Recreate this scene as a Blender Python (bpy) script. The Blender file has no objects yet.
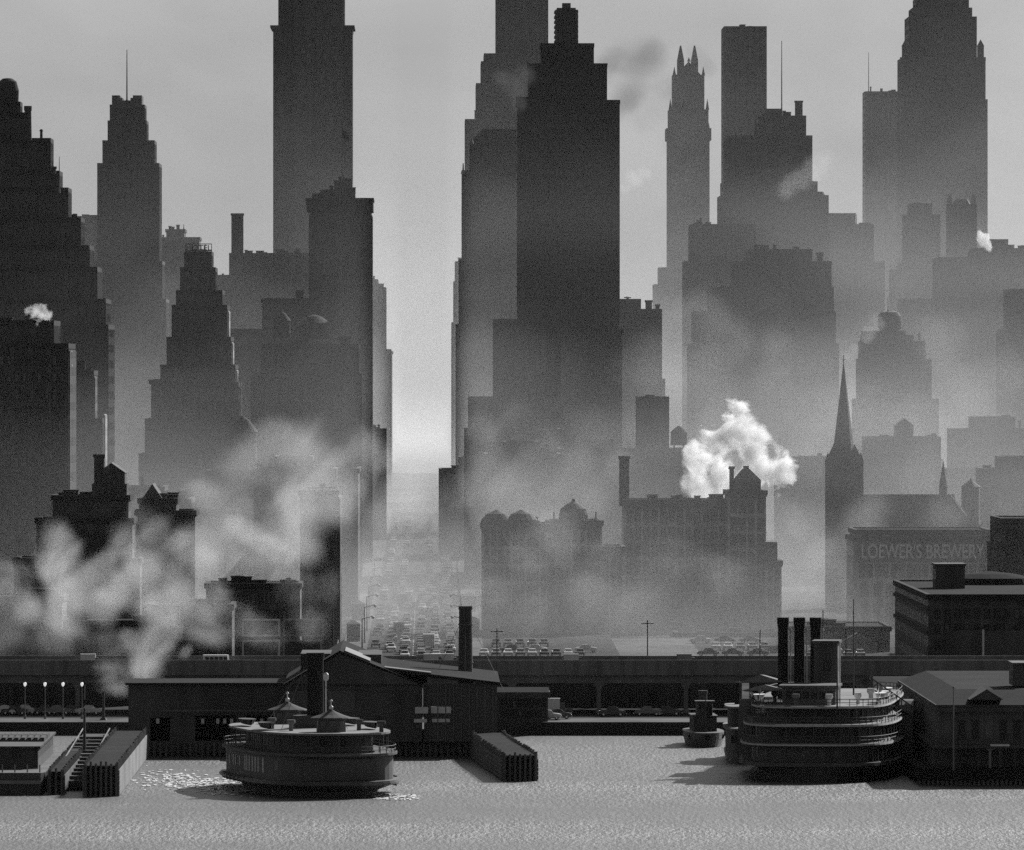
DENOISE = False
import bpy, bmesh, math, random
from mathutils import Vector, Matrix
random.seed(7)
R = math.radians
sc = bpy.context.scene
col = sc.collection

# ------------------------------------------------------------------ camera
F = 9800.0; HZ = 380.0; CH = 60.0; YAW = 0.0084
cam = bpy.data.cameras.new('camera'); co = bpy.data.objects.new('camera', cam); col.objects.link(co)
co.location = (0, 0, CH); co.rotation_euler = (R(90), 0, 0)
cam.sensor_fit = 'HORIZONTAL'; cam.sensor_width = 36; cam.lens = F * 36 / 1024
cam.shift_y = -(425 - HZ) / 1024; cam.clip_start = 1; cam.clip_end = 30000
sc.camera = co

# ------------------------------------------------------------------ light
SUN_AZ, SUN_EL = 30, 31
w = bpy.data.worlds.new('World'); sc.world = w; w.use_nodes = True
nt = w.node_tree; nt.nodes.clear()
def nn(t, kind, **kw):
    n = t.nodes.new(kind)
    for k, v in kw.items(): setattr(n, k, v)
    return n
tc = nn(nt, 'ShaderNodeTexCoord'); sx = nn(nt, 'ShaderNodeSeparateXYZ'); mx = nn(nt, 'ShaderNodeMath', operation='MAXIMUM')
cb = nn(nt, 'ShaderNodeCombineXYZ'); sky = nn(nt, 'ShaderNodeTexSky'); bw = nn(nt, 'ShaderNodeRGBToBW')
bg = nn(nt, 'ShaderNodeBackground'); wo = nn(nt, 'ShaderNodeOutputWorld')
sky.sky_type = 'NISHITA'; sky.sun_disc = False; sky.sun_elevation = R(SUN_EL); sky.sun_rotation = R(SUN_AZ)
sky.dust_density = 3.0; sky.air_density = 1.0
mx.inputs[1].default_value = 0.03
L = nt.links.new
L(tc.outputs['Generated'], sx.inputs[0]); L(sx.outputs[0], cb.inputs[0]); L(sx.outputs[1], cb.inputs[1]); L(sx.outputs[2], mx.inputs[0])
L(mx.outputs[0], cb.inputs[2]); L(cb.outputs[0], sky.inputs[0]); L(sky.outputs[0], bw.inputs[0]); cn = nn(nt, 'ShaderNodeTexNoise'); cm = nn(nt, 'ShaderNodeMapping'); cm.inputs['Scale'].default_value = (22, 22, 48); cn.inputs['Scale'].default_value = 1; cn.inputs['Detail'].default_value = 4; cn.inputs['Distortion'].default_value = .5
cr = nn(nt, 'ShaderNodeMapRange'); cr.inputs[1].default_value = .3; cr.inputs[2].default_value = .7; cr.inputs[3].default_value = .86; cr.inputs[4].default_value = 1.1
cmul = nn(nt, 'ShaderNodeMath', operation='MULTIPLY')      # thin high smoke veils in the sky itself
L(tc.outputs['Generated'], cm.inputs[0]); L(cm.outputs[0], cn.inputs[0]); L(cn.outputs[0], cr.inputs[0]); L(bw.outputs[0], cmul.inputs[0]); L(cr.outputs[0], cmul.inputs[1]); L(cmul.outputs[0], bg.inputs[0])
L(bg.outputs[0], wo.inputs[0]); bg.inputs[1].default_value = 0.05
sl = bpy.data.lights.new('sun', 'SUN'); so = bpy.data.objects.new('sun', sl); col.objects.link(so)
sl.energy = 5.0; sl.angle = R(0.5); sl.color = (1, 1, 1)
sdir = Vector((math.cos(R(SUN_EL)) * math.sin(R(SUN_AZ)), math.cos(R(SUN_EL)) * math.cos(R(SUN_AZ)), math.sin(R(SUN_EL))))
so.rotation_euler = sdir.to_track_quat('Z', 'Y').to_euler(); so.location = (300, 300, 400)
vs = sc.view_settings
sc.display_settings.display_device = 'sRGB'
vs.view_transform = 'Standard'; vs.look = 'None'; vs.gamma = 1; vs.use_curve_mapping = False; vs.exposure = 0.35
sc.cycles.max_bounces = 5; sc.cycles.diffuse_bounces = 2; sc.cycles.glossy_bounces = 3
sc.cycles.volume_bounces = 1; sc.cycles.volume_step_rate = 1.0; sc.cycles.volume_max_steps = 256
sc.cycles.caustics_reflective = False; sc.cycles.caustics_refractive = False
sc.cycles.use_denoising = DENOISE

# ------------------------------------------------------------------ helpers
def PX(px, Y): return (px - 512) / F * Y
def PZ(py, Y): return CH + (HZ - py) / F * Y
GP = [(1500, 2.2), (1655, 2.2), (1760, 3.0), (1960, 4.2), (2400, 7.5), (4200, 20), (5200, -2), (11000, -52)]
def G(Y):
    if Y <= GP[0][0]: return GP[0][1]
    for (a, za), (b, zb) in zip(GP, GP[1:]):
        if Y <= b: return za + (zb - za) * (Y - a) / (b - a)
    return GP[-1][1]

class MB:
    def __init__(s): s.v = []; s.f = []
    def add(s, vs_, fs):
        o = len(s.v); s.v += [tuple(p) for p in vs_]; s.f += [tuple(i + o for i in f) for f in fs]; return s
    def box(s, x0, x1, y0, y1, z0, z1):
        return s.add([(x0,y0,z0),(x1,y0,z0),(x1,y1,z0),(x0,y1,z0),(x0,y0,z1),(x1,y0,z1),(x1,y1,z1),(x0,y1,z1)],
                     [(0,3,2,1),(4,5,6,7),(0,1,5,4),(1,2,6,5),(2,3,7,6),(3,0,4,7)])
    def prism(s, poly, z0, z1, top=None):
        n = len(poly); top = top or poly
        return s.add([(x,y,z0) for x,y in poly] + [(x,y,z1) for x,y in top],
                     [tuple(range(n-1,-1,-1)), tuple(range(n,2*n))] + [(i,(i+1)%n,n+(i+1)%n,n+i) for i in range(n)])
    def shell(s, poly, z0, z1, flare=1.0):           # open ring wall
        n = len(poly)
        return s.add([(x,y,z0) for x,y in poly] + [(x*flare,y*flare,z1) for x,y in poly],
                     [(i,(i+1)%n,n+(i+1)%n,n+i) for i in range(n)])
    def cyl(s, cx, cy, z0, z1, r0, r1=None, n=16):
        r1 = r0 if r1 is None else r1
        a = [(cx+r0*math.cos(2*math.pi*i/n), cy+r0*math.sin(2*math.pi*i/n)) for i in range(n)]
        b = [(cx+r1*math.cos(2*math.pi*i/n), cy+r1*math.sin(2*math.pi*i/n)) for i in range(n)]
        return s.prism(a, z0, z1, b)
    def lathe(s, cx, cy, prof, n=16):
        o = len(s.v); m = len(prof)
        vs_ = [(cx+r*math.cos(2*math.pi*i/n), cy+r*math.sin(2*math.pi*i/n), z) for r, z in prof for i in range(n)]
        fs = [(k*n+i, k*n+(i+1)%n, (k+1)*n+(i+1)%n, (k+1)*n+i) for k in range(m-1) for i in range(n)]
        fs += [tuple(range(n-1,-1,-1)), tuple((m-1)*n+i for i in range(n))]
        return s.add(vs_, fs)
    def tube(s, p, q, r, n=6, r1=None):
        p, q = Vector(p), Vector(q); d = q - p
        if d.length < 1e-6: return s
        t = d.to_track_quat('Z', 'Y'); r1 = r if r1 is None else r1
        c = [Vector((math.cos(2*math.pi*i/n), math.sin(2*math.pi*i/n), 0)) for i in range(n)]
        return s.add([p + t @ (v*r) for v in c] + [q + t @ (v*r1) for v in c],
                     [tuple(range(n-1,-1,-1)), tuple(range(n,2*n))] + [(i,(i+1)%n,n+(i+1)%n,n+i) for i in range(n)])
    def beam(s, p, q, w_, h):                        # rectangular bar between two points
        p, q = Vector(p), Vector(q); d = (q - p).normalized()
        a = d.cross(Vector((0,0,1)));  a = Vector((1,0,0)) if a.length < 1e-4 else a.normalized()
        b = a.cross(d).normalized(); a = a*w_/2; b = b*h/2
        return s.add([p-a-b,p+a-b,p+a+b,p-a+b,q-a-b,q+a-b,q+a+b,q-a+b],
                     [(0,3,2,1),(4,5,6,7),(0,1,5,4),(1,2,6,5),(2,3,7,6),(3,0,4,7)])
    def gable(s, x0, x1, y0, y1, z0, z1, axis='y', xr=None):   # solid gable roof
        if axis == 'y':
            xr = (x0+x1)/2 if xr is None else xr
            return s.add([(x0,y0,z0),(x1,y0,z0),(xr,y0,z1),(x0,y1,z0),(x1,y1,z0),(xr,y1,z1)],
                         [(0,1,2),(5,4,3),(0,2,5,3),(1,4,5,2),(0,3,4,1)])
        yr = (y0+y1)/2
        return s.add([(x0,y0,z0),(x0,y1,z0),(x0,yr,z1),(x1,y0,z0),(x1,y1,z0),(x1,yr,z1)],
                     [(2,1,0),(3,4,5),(0,3,5,2),(1,2,5,4),(0,1,4,3)])
    def pyramid(s, x0, x1, y0, y1, z0, z1):
        return s.add([(x0,y0,z0),(x1,y0,z0),(x1,y1,z0),(x0,y1,z0),((x0+x1)/2,(y0+y1)/2,z1)],
                     [(3,2,1,0),(0,1,4),(1,2,4),(2,3,4),(3,0,4)])
    def build(s, name, mat, parent=None, loc=(0,0,0), rz=0, smooth=False):
        me = bpy.data.meshes.new(name); me.from_pydata(s.v, [], s.f); me.update()
        if smooth:
            for p in me.polygons: p.use_smooth = True
        me.materials.append(mat)
        o = bpy.data.objects.new(name, me); col.objects.link(o)
        o.location = loc; o.rotation_euler = (0,0,rz)
        if parent: o.parent = parent
        return o

def tag(o, label=None, cat=None, group=None, kind=None):
    if label: o['label'] = label
    if cat: o['category'] = cat
    if group: o['group'] = group
    if kind: o['kind'] = kind
    return o
def thing(name, label, cat, loc, rz=0, group=None):
    o = bpy.data.objects.new(name, None); col.objects.link(o); o.location = loc; o.rotation_euler = (0,0,rz)
    o.empty_display_size = 2
    return tag(o, label, cat, group)
def kids(o): return [c for c in bpy.data.objects if c.parent == o]
KIDS = {}
def copy_tree(o, parent=None, children=None):
    c = o.copy(); col.objects.link(c)
    if parent: c.parent = parent
    if o.name not in KIDS: KIDS[o.name] = kids(o)
    for ch in KIDS[o.name]: copy_tree(ch, c)
    return c

# ------------------------------------------------------------------ materials
def base_mat(name):
    m = bpy.data.materials.new(name); m.use_nodes = True; t = m.node_tree
    return m, t, t.nodes['Principled BSDF']
def M(name, v, rough=.85, var=.4, scale=.25, spec=.08, metal=0, streak=True):
    m, t, b = base_mat(name)
    tc = nn(t, 'ShaderNodeTexCoord'); mp = nn(t, 'ShaderNodeMapping'); n1 = nn(t, 'ShaderNodeTexNoise'); n2 = nn(t, 'ShaderNodeTexNoise')
    mp.inputs['Scale'].default_value = (scale*2, scale*2, scale*(.3 if streak else 2))
    n1.inputs['Scale'].default_value = 1; n1.inputs['Detail'].default_value = 6; n2.inputs['Scale'].default_value = scale*.35; n2.inputs['Detail'].default_value = 3
    a = nn(t, 'ShaderNodeMath', operation='ADD'); r = nn(t, 'ShaderNodeMapRange')
    r.inputs[1].default_value = .7; r.inputs[2].default_value = 1.3; r.inputs[3].default_value = v*(1-var); r.inputs[4].default_value = v*(1+var)
    l = t.links.new
    l(tc.outputs['Object'], mp.inputs[0]); l(mp.outputs[0], n1.inputs[0]); l(tc.outputs['Object'], n2.inputs[0])
    l(n1.outputs[0], a.inputs[0]); l(n2.outputs[0], a.inputs[1]); l(a.outputs[0], r.inputs[0]); l(r.outputs[0], b.inputs['Base Color'])
    b.inputs['Roughness'].default_value = rough; b.inputs['Specular IOR Level'].default_value = spec; b.inputs['Metallic'].default_value = metal
    return m
def FAC(name, v, bay=3.4, fl=3.7, wf=.42, hf=.5, win=.55, var=.3):
    """masonry with a grid of windows, laid out in the building's own metres"""
    m, t, b = base_mat(name); l = t.links.new
    tc = nn(t, 'ShaderNodeTexCoord'); s = nn(t, 'ShaderNodeSeparateXYZ'); l(tc.outputs['Object'], s.inputs[0])
    g = nn(t, 'ShaderNodeNewGeometry'); vt = nn(t, 'ShaderNodeVectorTransform', vector_type='NORMAL', convert_from='WORLD', convert_to='OBJECT')
    l(g.outputs['Normal'], vt.inputs[0]); sn = nn(t, 'ShaderNodeSeparateXYZ'); l(vt.outputs[0], sn.inputs[0])
    def mth(op, a, bb=None, c=None):
        n = nn(t, 'ShaderNodeMath', operation=op)
        for i, x in enumerate((a, bb, c)):
            if x is None: continue
            if isinstance(x, (int, float)): n.inputs[i].default_value = x
            else: l(x, n.inputs[i])
        return n.outputs[0]
    ax = mth('ABSOLUTE', sn.outputs[0]); ay = mth('ABSOLUTE', sn.outputs[1]); az = mth('ABSOLUTE', sn.outputs[2])
    side = mth('GREATER_THAN', ax, ay)
    u = mth('ADD', mth('MULTIPLY', s.outputs[1], side), mth('MULTIPLY', s.outputs[0], mth('SUBTRACT', 1, side)))
    fu = mth('FRACT', mth('ADD', mth('DIVIDE', u, bay), 100.25)); fz = mth('FRACT', mth('ADD', mth('DIVIDE', s.outputs[2], fl), 100))
    wu = mth('LESS_THAN', mth('ABSOLUTE', mth('SUBTRACT', fu, .5)), wf/2); wz = mth('LESS_THAN', mth('ABSOLUTE', mth('SUBTRACT', fz, .5)), hf/2)
    k = mth('MULTIPLY', mth('MULTIPLY', wu, wz), mth('LESS_THAN', az, .5))
    # each pane its own darkness (blinds, open sashes)
    cbn = nn(t, 'ShaderNodeCombineXYZ'); l(mth('FLOOR', mth('ADD', mth('DIVIDE', u, bay), 100.25)), cbn.inputs[0]); l(mth('FLOOR', mth('ADD', mth('DIVIDE', s.outputs[2], fl), 100)), cbn.inputs[1]); l(side, cbn.inputs[2])
    wn = nn(t, 'ShaderNodeTexWhiteNoise'); l(cbn.outputs[0], wn.inputs[0])
    pane = mth('MULTIPLY', mth('ADD', mth('MULTIPLY', mth('POWER', wn.outputs[0], 3.0), .8), .35), v*win*2)
    mp = nn(t, 'ShaderNodeMapping'); mp.inputs['Scale'].default_value = (.35, .35, .05); n1 = nn(t, 'ShaderNodeTexNoise'); n1.inputs['Scale'].default_value = 1; n1.inputs['Detail'].default_value = 7
    l(tc.outputs['Object'], mp.inputs[0]); l(mp.outputs[0], n1.inputs[0])
    r = nn(t, 'ShaderNodeMapRange'); r.inputs[1].default_value = .3; r.inputs[2].default_value = .7; r.inputs[3].default_value = v*(1-var); r.inputs[4].default_value = v*(1+var); l(n1.outputs[0], r.inputs[0])
    mixv = mth('ADD', mth('MULTIPLY', r.outputs[0], mth('SUBTRACT', 1, k)), mth('MULTIPLY', pane, k))
    l(mixv, b.inputs['Base Color']); l(mth('SUBTRACT', .85, mth('MULTIPLY', k, .55)), b.inputs['Roughness']); b.inputs['Specular IOR Level'].default_value = .2
    return m
def GLOW(name, v, s):
    m, t, b = base_mat(name); b.inputs['Base Color'].default_value = (v,v,v,1); b.inputs['Emission Color'].default_value = (1,1,1,1); b.inputs['Emission Strength'].default_value = s
    return m

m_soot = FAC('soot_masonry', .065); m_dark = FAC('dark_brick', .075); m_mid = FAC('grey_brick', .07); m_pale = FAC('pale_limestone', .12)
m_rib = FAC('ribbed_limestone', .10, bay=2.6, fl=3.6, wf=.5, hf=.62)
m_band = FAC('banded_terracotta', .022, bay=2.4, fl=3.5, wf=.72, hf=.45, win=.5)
m_row = FAC('sandstone_front', .3, var=.35, win=.25); m_white = FAC('sunlit_side_white', .42, var=.15)  # the white tone stands in for sunlight on right-hand sides
m_trim = M('stone_trim', .07); m_trimd = M('sooty_trim', .03); m_roof = M('tar_roof', .02, rough=.95, streak=False, spec=.04)
m_black = M('black_iron', .07, rough=.6, spec=.35); m_iron = M('grey_iron', .15, rough=.55, spec=.4)
m_tank = M('tank_staves', .05, rough=.9); m_wood = M('weathered_planks', .08, rough=.9); m_pile = M('wet_piles', .12, rough=.85, spec=.1)
m_wlt = M('pale_planking', .24, rough=.85); m_paint = M('white_paint', .72, rough=.5, var=.12, scale=1); m_canvas = M('canvas_deck', .22, rough=.9, var=.2, streak=False)
m_hull = M('dark_hull_paint', .09, rough=.5, spec=.3); m_cabin = M('dull_cabin_paint', .11, rough=.7); m_white2 = M('white_deck_edge', .5, rough=.7, var=.2, scale=.6); m_fascia = M('grey_deck_paint', .08, rough=.7, var=.3, scale=.6); m_brown = M('brown_boards', .085, rough=.8)
m_glass = M('dark_glass', .02, rough=.2, spec=.25, var=.1); m_shade = M('window_blind', .07, rough=.4, spec=.6)
m_asph = M('asphalt', .045, rough=.95, streak=False, scale=.08, var=.4, spec=.04); m_pave = M('concrete_paving', .12, rough=.95, streak=False, scale=.1, spec=.04); m_lot = M('cinder_ground', .05, rough=.95, streak=False, scale=.05, var=.5, spec=.03)
m_tin = M('sheet_metal_roof', .13, rough=.7, spec=.15, var=.25); m_car = M('black_car_paint', .03, rough=.2, spec=.8, var=.1); m_carg = M('grey_car_paint', .18, rough=.25, spec=.7, var=.1); m_carw = M('cream_car_paint', .6, rough=.3, spec=.6, var=.1)
m_chrome = M('chrome', .7, rough=.15, metal=1, var=.1); m_tyre = M('tyre_rubber', .02, rough=.9)
m_sign = M('sign_face', .12, rough=.8); m_letter = M('pale_lettering', .55, rough=.7, var=.2); m_lampg = GLOW('lamp_globe', .8, .45); m_fun = M('funnel_soot', .02, rough=.8, spec=.1)
HAZE = 0.3e-5; SMOG_D = 20e-4; SMOG_H = 28.0; SMOG_H2 = 38.0; SMOG_U = 0.3e-4; SMOG_C = .55; MIST = 1.6e-4
# ------------------------------------------------------------------ the setting: water, ground, streets
def water_mat():
    m, t, b = base_mat('river_water'); l = t.links.new
    b.inputs['Base Color'].default_value = (.085,.085,.085,1); b.inputs['IOR'].default_value = 1.33; b.inputs['Specular IOR Level'].default_value = .5
    tc = nn(t, 'ShaderNodeTexCoord')
    def noise(sc_, det, sx_=1, sy_=1):
        mp = nn(t, 'ShaderNodeMapping'); mp.inputs['Scale'].default_value = (sx_, sy_, 1); l(tc.outputs['Object'], mp.inputs[0])
        n = nn(t, 'ShaderNodeTexNoise'); n.inputs['Scale'].default_value = sc_; n.inputs['Detail'].default_value = det; n.inputs['Roughness'].default_value = .6
        l(mp.outputs[0], n.inputs[0]); return n.outputs[0]
    chop = noise(1.5, 5, 1, .15); swell = noise(.12, 4, .8, .3); patch = noise(.012, 4, .35, 1.0)
    a = nn(t, 'ShaderNodeMath', operation='MULTIPLY_ADD'); a.inputs[1].default_value = 2.2
    l(swell, a.inputs[0]); l(chop, a.inputs[2])
    bp = nn(t, 'ShaderNodeBump'); bp.inputs['Distance'].default_value = 1.0
    r = nn(t, 'ShaderNodeMapRange'); r.inputs[1].default_value = .35; r.inputs[2].default_value = .65; r.inputs[3].default_value = .18; r.inputs[4].default_value = .55
    l(patch, r.inputs[0]); l(r.outputs[0], bp.inputs['Strength']); l(a.outputs[0], bp.inputs['Height'])
    l(bp.outputs[0], b.inputs['Normal']); b.inputs['Roughness'].default_value = .5
    return m
m_water = water_mat()
wv = MB(); wv.add([(-2400,-250,0),(2400,-250,0),(2400,1662,0),(-2400,1662,0)], [(0,1,2,3)])
tag(wv.build('water', m_water), 'choppy grey river water across the foreground', 'water', kind='structure')
gm = MB(); ys = [1655, 1700, 1760, 1860, 1960, 2100, 2250, 2400, 2800, 3300, 3800, 4200, 4800, 5600, 7500, 10500]
for y in ys: gm.v += [(-2400, y, G(y)), (2400, y, G(y))]
gm.f += [(2*i, 2*i+1, 2*i+3, 2*i+2) for i in range(len(ys)-1)]
o = len(gm.v); gm.v += [(-2400,1655,-3),(2400,1655,-3)]; gm.f.append((o, o+1, 1, 0))
tag(gm.build('ground', m_lot), 'cindery city ground rising away from the river', 'ground', kind='structure')
def strip(name, label, pts, mat, dz):                # a road laid 4 mm steps above the ground
    s = MB()
    for (x0, x1, y) in pts: s.v += [(x0, y, G(y)+dz), (x1, y, G(y)+dz)]
    s.f += [(2*i, 2*i+1, 2*i+3, 2*i+2) for i in range(len(pts)-1)]
    return tag(s.build(name, mat), label, 'street', kind='structure')
def SX(Y): return -17.7 - YAW*(Y-1700)               # centre of the wide street
yy = [1712, 1760, 1860, 1960, 2100, 2250, 2400, 2800, 3300, 3800, 4200, 4800]
strip('street', 'wide street running straight inland', [(SX(y)-9.5, SX(y)+9.5, y) for y in yy], m_asph, .016)
for s in (-1, 1):
    k = MB()
    for y in yy: 
        a, b_ = sorted((SX(y)+s*9.5, SX(y)+s*14.5)); k.v += [(a,y,G(y)+.14),(b_,y,G(y)+.14),(a,y,G(y)-.2),(b_,y,G(y)-.2)]
    for i in range(len(yy)-1): k.f += [(4*i,4*i+1,4*i+5,4*i+4),(4*i+2,4*i,4*i+4,4*i+6),(4*i+1,4*i+3,4*i+7,4*i+5)]
    tag(k.build('pavement', m_pave), 'concrete pavement along the wide street', 'pavement', kind='structure')
strip('street', 'riverside avenue under the elevated highway', [(-900,900,1672),(-900,900,1712)], m_asph, .012)
strip('pavement', 'pale concrete quay edge along the river wall', [(-900,900,1655.5),(-900,900,1671)], m_pave, .02)
for y0 in (1930, 2170, 2410, 2660, 2900, 3150):
    strip('avenue', 'cross avenue', [(-900,900,y0),(-900,900,y0+22)], m_asph, .02)
strip('street', 'narrow pale side street beside the parking lots', [(PX(622,1960)-YAW*(y-1960), PX(705,1960)-YAW*(y-1960), y) for y in (1720,1960,2080)], m_pave, .03)
lane = MB()
for y in range(1960, 2400, 9): lane.add([(SX(y)-.08,y,G(y)+.03),(SX(y)+.08,y,G(y)+.03),(SX(y)+.08,y+4,G(y+4)+.03),(SX(y)-.08,y+4,G(y+4)+.03)], [(0,1,2,3)])
tag(lane.build('road_marking', m_letter), 'dashed centre line of the wide street', 'road marking', kind='structure')

# ------------------------------------------------------------------ buildings
class B:
    """one building; pixel columns are turned into metres at its own distance"""
    def __init__(s, name, label, Y, xc, cat='building', base=None):
        s.Y = Y; s.cx = PX(xc, Y); s.gz = (G(Y) if base is None else base) - .5
        s.root = thing(name, label, cat, (s.cx, Y, s.gz), YAW)
    def x(s, px): return PX(px, s.Y) - s.cx
    def z(s, py): return PZ(py, s.Y) - s.gz
    def tiers(s, mat, tiers, D, name='wall', ledge=True, piers=0, roofm=None):
        """tiers bottom-up: (x0, x1, ytop[, front_inset]); one mesh of walls, a coping on each"""
        w_ = MB(); cs = []; z0 = 0; f0 = 0; b0 = D; rf = MB()
        for i, t_ in enumerate(tiers):
            x0, x1, z1 = s.x(t_[0]), s.x(t_[1]), s.z(t_[2])
            if i: 
                f0 = f0 + (t_[3] if len(t_) > 3 else 2.0); b0 = b0 - (t_[3] if len(t_) > 3 else 2.0)
                if b0 - f0 < 4: m_ = (b0+f0)/2; f0, b0 = m_-2, m_+2
            w_.box(x0, x1, f0, b0, z0, z1)
            if piers:
                n = max(2, int((x1-x0)/piers)); 
                for k in range(n+1):
                    xx = x0 + (x1-x0)*k/n; w_.box(xx-.5 if k else x0-.003, xx+.5 if k < n else x1+.003, f0-.55, f0+.2, z0+.01, z1-.6)
                n = max(2, int((b0-f0)/piers))
                for k in range(n+1):
                    yq = f0 + (b0-f0)*k/n
                    for sx_, xq in ((-1, x0), (1, x1)): w_.box(xq-.35 if sx_ < 0 else xq-.2, xq+.2 if sx_ < 0 else xq+.35, yq-.45 if k else f0, yq+.45 if k < n else b0, z0+.013, z1-.63)
            if ledge:
                e = .35; c = MB(); cs.append(c); c.box(x0-e, x1+e, f0-e-.3, f0+.5, z1-.7, z1+.35); c.box(x0-e, x1+e, b0-.5, b0+e, z1-.7, z1+.35)
                c.box(x0-e-.002, x0+.5, f0+.5, b0-.5, z1-.7, z1+.352); c.box(x1-.5, x1+e+.002, f0+.5, b0-.5, z1-.7, z1+.352)
            rf.box(x0+.3, x1-.3, f0+.3, b0-.3, z1-.05, z1+.06)
            z0 = z1 - .02
        s.f0, s.b0, s.ztop = f0, b0, z0
        rr = random.Random(int(s.Y*7+len(tiers)*13+s.cx))
        if mat is not m_band and s.Y > 2200:          # vents, hatches and stair heads on the setbacks and the top roof
            for i, t_ in enumerate(tiers):
                zt_ = s.z(t_[2]); xa, xb = s.x(t_[0]), s.x(t_[1]); nx_ = tiers[i+1] if i+1 < len(tiers) else None
                spans = [(xa+.6, xb-.6)] if nx_ is None else [(xa+.5, s.x(nx_[0])-.3), (s.x(nx_[1])+.3, xb-.5)]
                for (a_, b_) in spans:
                    n_ = int((b_-a_)/4.5) if nx_ is None else (1 if b_-a_ > 1.6 and rr.random() < .6 else 0)
                    for k in range(n_):
                        if rr.random() < .45: continue
                        q = MB(); ww = min(rr.uniform(.6, 2.6), (b_-a_)*.6); xx = rr.uniform(a_, b_-ww); hh = rr.choice((.8, 1.2, 1.7, 2.6)); y_ = f0+rr.uniform(.6, 2.5)
                        if rr.random() < .3: q.cyl(xx+ww/2, y_+.6, zt_-.1, zt_+hh*.8, .35, .3, 8); q.cyl(xx+ww/2, y_+.6, zt_+hh*.8, zt_+hh, .55, .2, 8)
                        else: q.box(xx, xx+ww, y_, y_+1.8, zt_-.1, zt_+hh)
                        q.build('roof_vent', m_trimd, s.root)
        s.wall = w_.build(name, mat, s.root)
        for c in cs: c.build('parapet', m_trimd if mat in (m_soot, m_dark, m_band) else m_trim, s.wall)
        rf.build('roof', m_roof, s.wall)
        return s
    def part(s, name, mb, mat, parent=None, smooth=False): return mb.build(name, mat, parent or s.root, smooth=smooth)
    def side(s, mat, x1, ytop, ybot, y0, y1):            # right-hand panels proud of the frame, paler to stand in for sunlight
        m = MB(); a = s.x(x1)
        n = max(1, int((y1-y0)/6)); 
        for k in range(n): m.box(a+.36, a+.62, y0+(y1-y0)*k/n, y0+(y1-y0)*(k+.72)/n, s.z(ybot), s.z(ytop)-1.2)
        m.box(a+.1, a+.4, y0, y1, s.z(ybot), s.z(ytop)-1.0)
        m.build('sunlit_side', mat, s.root); return s
    def clutter(s, x0, x1, ybase, ytop, n, seed):      # bulkheads, vents and small chimneys on a roof
        r = random.Random(seed); zb = s.z(ybase)
        for k in range(n):
            m = MB(); wd = r.uniform(1.0, 3.2); xa = min(s.x(r.uniform(x0, x1)), s.x(x1)-wd-.2); h = (s.z(ytop)-zb)*r.uniform(.35, 1); yq = s.f0 + r.uniform(.5, max(1, (s.b0-s.f0)*.6))
            if r.random() < .3: m.cyl(xa, yq, zb-.1, zb+h, wd*.3, n=8); m.cyl(xa, yq, zb+h, zb+h+.25, wd*.4, n=8); nm = 'vent'
            else: m.box(xa, xa+wd, yq, yq+wd*1.2, zb-.1, zb+h); m.box(xa-.15, xa+wd+.15, yq-.15, yq+wd*1.2+.15, zb+h-.01, zb+h+.2); nm = 'bulkhead'
            m.build(nm, m_trimd, s.root)
        return s
    def mast(s, px, y0, y1, r=.16, yoff=4, name='mast'):
        m = MB(); m.tube((s.x(px), yoff, s.z(y0)-.5), (s.x(px), yoff, s.z(y1)), r, 6, r*.45); m.cyl(s.x(px), yoff, s.z(y0)-.5, s.z(y0)+.6, r*2.2, r*1.4, 8)
        m.build(name, m_iron, s.root); return s
    def chim(s, x0, x1, ybase, ytop, yoff=6, mat=None, rnd=False):
        m = MB(); a, b_ = s.x(x0), s.x(x1); zt = s.z(ytop); zb = s.z(ybase)-.3
        if rnd: m.lathe((a+b_)/2, yoff, [((b_-a)/2, zb), ((b_-a)/2*.86, zt-1.2), ((b_-a)/2, zt-1.0), ((b_-a)/2, zt)], 14)
        else: m.box(a, b_, yoff, yoff+(b_-a), zb, zt-.6); m.box(a-.2, b_+.2, yoff-.2, yoff+(b_-a)+.2, zt-.62, zt)
        m.build('chimney', mat or m_dark, s.root); return s
    def win(s, x0, x1, y0, y1, nx, nz, yf=0, ww=.45, wh=.55, mats=None, kind='window', seed=1, arch=False):
        """real windows on the front wall: a shared mesh of frame and pane, each a child of the wall"""
        r = random.Random(seed); xa, xb, za, zb = s.x(x0), s.x(x1), s.z(y1), s.z(y0); dx = (xb-xa)/nx; dz = (zb-za)/nz
        W, H = dx*ww, dz*wh; fr = []
        for mt in (mats or (m_glass, m_glass, m_shade)):
            m = MB()
            m.box(-W/2, W/2, -.06, .05, 0, H)
            f = MB(); e = .12
            f.box(-W/2-e, W/2+e, -.16, .04, -e, -.003); f.box(-W/2-e, W/2+e, -.13, .04, H+.003, H+e); f.box(-W/2-e, -W/2-.002, -.13, .04, -.003, H+.003); f.box(W/2+.002, W/2+e, -.13, .04, -.003, H+.003); f.box(-W/2, W/2, -.1, .04, H*.48, H*.54)
            fr.append((m, mt, f))
        cells = [(i, j) for j in range(nz) for i in range(nx)]; shown = cells if len(cells) <= 100 else sorted(cells, key=lambda c: (-c[1]))[:100]
        protos = []
        for m, mt, f in fr:
            me = bpy.data.meshes.new(kind); k = len(m.v); me.from_pydata(m.v + f.v, [], m.f + [tuple(q+k for q in ff) for ff in f.f]); me.materials.append(mt); me.materials.append(m_trimd)
            for ip, p in enumerate(me.polygons): p.material_index = 0 if ip < len(m.f) else 1
            protos.append(me)
        for (i, j) in shown:
            ob = bpy.data.objects.new(kind, r.choice(protos)); col.objects.link(ob); ob.parent = s.wall
            ob.location = (xa + dx*(i+.5), yf, za + dz*j + dz*(1-wh)/2)
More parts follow.
